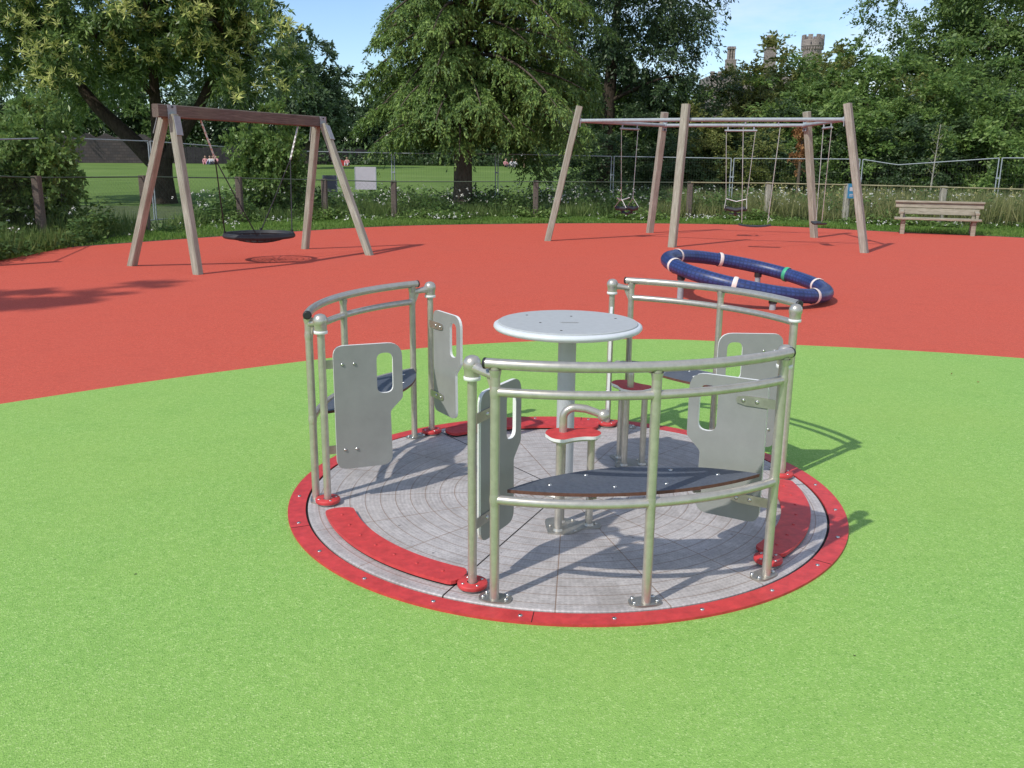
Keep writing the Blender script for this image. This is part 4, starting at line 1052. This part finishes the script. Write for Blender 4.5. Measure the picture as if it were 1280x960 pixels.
flowers('white_flowers', 3600, -15, 16, lambda x: fence_y(x)+.0, lambda x: fence_y(x)+5.5, .35, .85, .040, 'petal_white', 'small white meadow flowers behind the fence', clus)
flowers('clover_flowers', 700, -10, 14, lambda x: edge_y(x)+.15, lambda x: fence_y(x)+.3, .10, .20, .032, 'petal_white', 'white clover heads in the short grass strip', clus)
flowers('yellow_flowers', 2000, 7, 20, lambda x: fence_y(x)+.4, lambda x: fence_y(x)+6, .35, .95, .036, 'petal_yellow', 'yellow flower heads in the tall meadow at right', clus)

n = 70; x = RNG.uniform(-7, 9, n); y = RNG.uniform(1.8, 16, n); k = (np.hypot(x-CX, y-CY) > 1.45) & (np.hypot(x-2.8, y-10.9) > 1.2); x, y = x[k], y[k]; n = len(x)
P = np.stack([x, y, np.full(n, .009)], 1); U = nrmz(RNG.normal(size=(n, 3))*np.array([1, 1, .12])); U[:, 2] = np.abs(U[:, 2]); Ls = RNG.uniform(.012, .032, n)
o = leaf_mesh('leaf_litter', P, U, nrmz(RNG.normal(size=(n, 3))*.25+np.array([0, 0, 1])), Ls, Ls*.45, 'leaf_brown'); tag(o, 'tiny dry leaf scraps scattered over the red and green surface', 'leaf litter', kind='stuff')
# ------------------------------------------------------------------ stone wall and dark boundary fence across the field
a, c = at(60, 206, 88), at(196, 205, 92); hgt = at(130, 166, 90).z-terr(0, 90)
b = MB(); a.z = c.z = 0; d = c-a; u = d.normalized(); nq = 22; pts = []
for k in range(nq+1): pts.append((k/nq*d.length, hgt*(.92+.08*math.sin(k*1.7))))
out = [(0, -.5)]+[(d.length, -.5)]+[(x, z) for x, z in pts[::-1]]
Mx = Matrix.Rotation(math.atan2(u.y, u.x), 4, 'Z') @ Matrix.Rotation(PI/2, 4, 'X'); b.prism(out, -.25, .25, M=Mx)
tag(b.build('stone_wall', 'stone_wall', None, (a.x, a.y, terr(0, 90))), 'old brownish stone wall across the field, left of the chestnut trunk', 'wall')
a, c = at(196, 206, 92), at(470, 206, 97); hgt = at(260, 183, 94).z-terr(0, 94); d = Vector((c.x-a.x, c.y-a.y, 0)); u = d.normalized()
rt = empty('board_fence', (a.x, a.y, terr(0, 93)), 0, label='dark upright board fence behind the seated people', cat='fence')
b = MB(); x = 0; rr = random.Random(5)
while x < d.length:
    b.box(u*x+Vector((0, rr.uniform(-.02, .02), hgt*.5-.1)), (.19, .04, hgt+rr.uniform(-.12, .12)), Matrix.Rotation(math.atan2(u.y, u.x), 3, 'Z')); x += .2
b.build('boards', 'fence_dark', rt)
b = MB(); b.beam(Vector((0, .08, hgt*.3)), d+Vector((0, .08, hgt*.3)), .06, .1); b.beam(Vector((0, .08, hgt*.8)), d+Vector((0, .08, hgt*.8)), .06, .1); b.build('cross_rail', 'fence_dark', rt)
# undergrowth below the far trees
n = 26000; x = RNG.uniform(-62, 22, n); y = RNG.uniform(93.5, 101, n); zz = np.abs(RNG.normal(size=n))*1.0
P = np.stack([x, y, 1.0+zz*(1+.5*np.sin(x*.9))], 1); Ls = RNG.uniform(.25, .5, n)
o = leaf_mesh('undergrowth', P, nrmz(RNG.normal(size=P.shape)), nrmz(RNG.normal(size=P.shape)*.6+np.array([0, -.3, .8])), Ls, Ls*.55, 'leaf_dark'); tag(o, 'dark undergrowth along the far edge of the field', 'undergrowth', kind='stuff')

# ------------------------------------------------------------------ castle
CYD = 205.0
def cz(px, py): return at(px, py, CYD)
ct = empty('castle', (cz(965, 100).x, CYD, 0), 0, label='grey stone castle with round battlemented tower and tall chimneys above the trees', cat='castle'); cloc = ct.location.copy()
def tower():
    a, c = cz(1003.5, 62), cz(1027, 62); r_ = (c.x-a.x)/2; x0 = (a.x+c.x)/2-cloc.x
    ztop = cz(1015, 44).z; zc = cz(1015, 60).z; zp = cz(1015, 50).z
    b = MB(); ro = r_*1.17
    b.lathe([(r_, 0), (r_*.985, zc-.6), (r_, zc-.4), (r_*1.08, zc), (ro, zc+.35), (ro, zp), (ro-.45, zp), (ro-.45, zc+.6), (.01, zc+.6)], (x0, 0, 0), 40, smooth=False)
    for k in range(8):
        a_ = 2*PI*(k+.32)/8; w_ = R(25)
        pr = [(ro*math.cos(a_-w_/2+w_*i/5), ro*math.sin(a_-w_/2+w_*i/5)) for i in range(6)]+[((ro-.45)*math.cos(a_+w_/2-w_*i/5), (ro-.45)*math.sin(a_+w_/2-w_*i/5)) for i in range(6)]
        b.prism([(x0+x, y) for x, y in pr], zp-.002, ztop)
    # corbels
    for k in range(26):
        a_ = 2*PI*k/26; b.box((x0+(r_+.16)*math.cos(a_), (r_+.16)*math.sin(a_), zc-.15), (.34, .22, .5), Matrix.Rotation(a_, 3, 'Z'))
    t = b.build('round_tower', 'stone_castle', ct)
    for k, a_ in enumerate((R(-115), R(-70), R(-25))):
        w_ = MB(); w_.box((x0+ro*math.cos(a_), ro*math.sin(a_), zc+.75), (.1, .22, .5), Matrix.Rotation(a_, 3, 'Z')); w_.build('arrow_slit', 'window_dark', t)
tower()
def chimney(px, w_px, pyt, pyb, n=4):
    a, c = cz(px-w_px/2, pyt), cz(px+w_px/2, pyt); x0 = (a.x+c.x)/2-cloc.x; w_ = c.x-a.x; zt_, zb_ = a.z, cz(px, pyb).z
    b = MB(); rr_ = w_/(2*n)*1.0
    for k in range(n):
        for j in range(2):
            xx = x0-w_/2+rr_+2*rr_*k; b.lathe([(rr_*.92, zb_-.3), (rr_*.80, zb_+.3), (rr_*.80, zt_-.5), (rr_*1.0, zt_-.35), (rr_*1.0, zt_), (rr_*.55, zt_)], (xx, j*rr_*2, 0), 8, smooth=False)
    b.box((x0, rr_, zt_-.42), (w_*1.04, rr_*4.4, .22)); b.box((x0, rr_, (zb_-.2+4)/2), (w_*1.22, rr_*5, zb_-.2-4)); b.box((x0, rr_, zb_-.2), (w_*1.32, rr_*5.4, .3))
    b.build('chimney_stack', 'stone_castle', ct)
chimney(915, 10, 58, 74, 3); chimney(965, 11, 44, 60, 3)
zr = cz(980, 92).z
b = MB(); x0, x1 = cz(890, 80).x-cloc.x, cz(1060, 80).x-cloc.x
b.box(((x0+x1)/2, 7, zr/2-.5), (x1-x0, 12, zr+.2)); n_ = int((x1-x0)/1.6)
for k in range(n_): b.box((x0+.5+k*1.6, 1.3, zr+.0), (.9, .5, .9))
b.build('wall', 'stone_castle', ct)

zf = cz(988, 40).z; xf = cz(988, 40).x-cloc.x
b = MB(); b.tube([(xf, 4, zr-.5), (xf, 4, zf)], [.10, .07], 8); b.ball((xf, 4, zf), .16); b.build('flagpole', 'white_core', ct)
# ------------------------------------------------------------------ people far across the field
def person(loc, rz, pose, shirt, legs, label, scale=1.0):
    r_ = empty('person', loc, rz, label=label, cat='person', group='people on the far side of the field'); r_.scale = (scale,)*3
    if pose == 'sit':
        J = {'pel': (0, 0, .12), 'sp': (0, .04, .32), 'ch': (0, .03, .52), 'nk': (0, 0, .64), 'hd': (0, -.02, .70)}
        for s_, k in ((-1, 'l'), (1, 'r')):
            J.update({'sh'+k: (s_*.17, .02, .56), 'el'+k: (s_*.25, -.08, .36), 'wr'+k: (s_*.16, -.28, .30), 'hp'+k: (s_*.09, -.02, .12), 'kn'+k: (s_*.16, -.38, .32), 'an'+k: (s_*.12, -.62, .06), 'to'+k: (s_*.12, -.76, .04)})
    else:
        J = {'pel': (0, 0, .90), 'sp': (0, 0, 1.10), 'ch': (0, 0, 1.32), 'nk': (0, 0, 1.46), 'hd': (0, -.01, 1.53)}
        for s_, k in ((-1, 'l'), (1, 'r')):
            J.update({'sh'+k: (s_*.18, 0, 1.38), 'el'+k: (s_*.25, .02, 1.10), 'wr'+k: (s_*.24, -.10, .86), 'hp'+k: (s_*.09, 0, .88), 'kn'+k: (s_*.10, -.03*s_, .48), 'an'+k: (s_*.10, .02, .08), 'to'+k: (s_*.11, -.14, .03)})
    names = list(J); E = [('pel', 'sp'), ('sp', 'ch'), ('ch', 'nk'), ('nk', 'hd')]
    for k in 'lr': E += [('ch', 'sh'+k), ('sh'+k, 'el'+k), ('el'+k, 'wr'+k), ('pel', 'hp'+k), ('hp'+k, 'kn'+k), ('kn'+k, 'an'+k), ('an'+k, 'to'+k)]
    rad = dict(pel=.13, sp=.115, ch=.135, nk=.055, hd=.05, sh=.065, el=.045, wr=.028, hp=.095, kn=.06, an=.038, to=.03)
    me = bpy.data.meshes.new('body'); me.from_pydata([J[n_] for n_ in names], [(names.index(a_), names.index(b_)) for a_, b_ in E], [])
    o = bpy.data.objects.new('body', me); COL.objects.link(o)
    m = o.modifiers.new('s', 'SKIN'); sk = me.skin_vertices[0].data
    for i, n_ in enumerate(names):
        k = n_ if n_ in rad else n_[:-1]; sk[i].radius = (rad[k], rad[k]); sk[i].use_root = (n_ == 'pel')
    o.modifiers.new('u', 'SUBSURF').levels = 1
    dg = bpy.context.evaluated_depsgraph_get(); ev = o.evaluated_get(dg).to_mesh(); V = [tuple(v.co) for v in ev.vertices]; F = [tuple(p.vertices) for p in ev.polygons]
    bpy.data.objects.remove(o)
    b = MB()
    for f in F:
        c = sum((Vector(V[i]) for i in f), Vector())/len(f)
        if pose == 'sit': mt = 0 if c.z > .60 or (c.y < -.12 and c.z < .36 and abs(c.x) > .12 and c.z > .26 and c.y > -.3 and c.y < -.2) else (1 if c.z > .2 and c.y > -.2 else 2)
        else: mt = 0 if (c.z > 1.45 or (abs(c.x) > .2 and c.z < 1.1)) else (1 if c.z > .92 else 2)
        b.f.append(f); b.m.append(mt); b.sm.append(True)
    b.v = V
    hz = J['hd']; hc = Vector(hz)+Vector((0, -.01, .10))
    b.ball(hc, .088, 0, 14, 1.25); b.ball(hc+Vector((0, -.09, -.01)), .014, 0, 6)
    for s_ in (-1, 1):
        b.ball(hc+Vector((s_*.088, 0, 0)), .02, 0, 6); b.ball(hc+Vector((s_*.03, -.078, .02)), .010, 3, 6)
        wv_ = Vector(J['wr'+('l' if s_ < 0 else 'r')]); ev_ = Vector(J['el'+('l' if s_ < 0 else 'r')]); d = (wv_-ev_).normalized(); sd_ = d.cross(Vector((0, 0, 1))).normalized()
        b.tube([wv_-d*.01, wv_+d*.04, wv_+d*.09], [.026, .034, .028], 8, 0, flat=.5)
        for q in range(4): e = wv_+d*.085+sd_*(-.021+.014*q); b.tube([e, e+d*(.035+.006*(q % 3)), e+d*(.062+.006*(q % 3))-Vector((0, 0, .012))], [.0075, .007, .005], 5, 0)
        e = wv_+d*.03+sd_*.03*s_; b.tube([e, e+d*.03+sd_*.015*s_, e+d*.055+sd_*.012*s_], [.009, .008, .006], 5, 0)
    b.build('body', ['skin', shirt, legs, 'hair_brown'], r_)
    h = MB(); h.lathe([(.094*math.sin(PI*(.02+.5*i/6)), .118*math.cos(PI*(.02+.5*i/6))) for i in range(7)], hc+Vector((0, .012, .008)), 14); h.tube([hc+Vector((0, .06, .05)), hc+Vector((0, .085, -.04)), hc+Vector((0, .07, -.12))], [.07, .06, .03], 8); h.build('hair', 'hair_brown', r_)
ppl = [(257, 206, 'sit', 'cloth_pink', 'cloth_pink', 'person in faded pink sitting at left of the group by the board fence', .2), (263, 206, 'sit', 'cloth_white', 'cloth_blue', 'person in white top sitting second from left by the board fence', -.1), (266.5, 205.5, 'sit', 'cloth_white', 'cloth_dark', 'person in white top and dark trousers beside the swing rope', .1),
       (271, 206.5, 'sit', 'cloth_pink', 'cloth_dark', 'person in pink top at right end of the group by the board fence', -.4), (434, 208, 'sit', 'cloth_pink', 'cloth_white', 'person in pink sitting left of the pale grey fence panel', 0),
       (640, 209, 'sit', 'cloth_white', 'cloth_white', 'person all in white sitting right of the conifer trunk', .3), (646, 209.5, 'sit', 'cloth_white', 'cloth_dark', 'person in white top with dark legs sitting in the middle group', -.2), (632, 208, 'sit', 'cloth_pink', 'cloth_dark', 'person in pink sitting nearest the conifer trunk', .5),
       (654, 210, 'stand', 'cloth_white', 'skin', 'standing adult in pale top beside the seated group', -.4)]
for px, py, pose, a_, c_, lb, rz in ppl:
    Y = 84; p = at(px, py, Y); person((p.x, Y, terr(p.x, Y)), rz, pose, a_, c_, lb, 0.9 if pose == 'sit' else .85)
b = MB(); p = at(427, 208, 84.5)
P = spline([(x, z, 0) for x, z in ((-.7, 0), (-.72, .3), (-.5, .5), (-.1, .55), (.3, .42), (.62, .3), (.7, 0))], 4); b.prism([(q.x, max(0, q.y)) for q in P][::-1], -.18, .18, M=Matrix.Rotation(PI/2, 4, 'X'))
bg_ = b.build('bag', 'cloth_red', None, (p.x, 84.5, terr(0, 84.5))); tag(bg_, 'dark red bag lying on the field beside the person in pink', 'bag')
b = MB(); b.tube([(-.3, 0, .48), (-.15, 0, .66), (.15, 0, .66), (.3, 0, .40)], .03, 6); b.build('strap', 'cloth_dark', bg_)

# tree left of the frame whose crown shades the red surface at left
tree('garden_tree', (-11.1, 5.0, 0), 'slim young tree standing beyond the left edge of the picture', trunk_h=2.4, trunk_r=.12, crown_c=(0, 0, 5.6), crown_r=(1.3, 1.2, 3.3), nclump=120, crad=.55, per=24, sprays=7, size=.16, leaf='leaf_mid', seed=99, lo=.3, limbs=14)

# ------------------------------------------------------------------ render settings
sc.view_settings.view_transform = 'Standard'; sc.view_settings.look = 'None'; sc.view_settings.gamma = 1
sc.view_settings.exposure = 0.12; sc.view_settings.use_curve_mapping = False
sc.cycles.max_bounces = 6; sc.cycles.diffuse_bounces = 3; sc.cycles.glossy_bounces = 3; sc.cycles.transmission_bounces = 4; sc.cycles.transparent_max_bounces = 4
sc.cycles.use_denoising = True
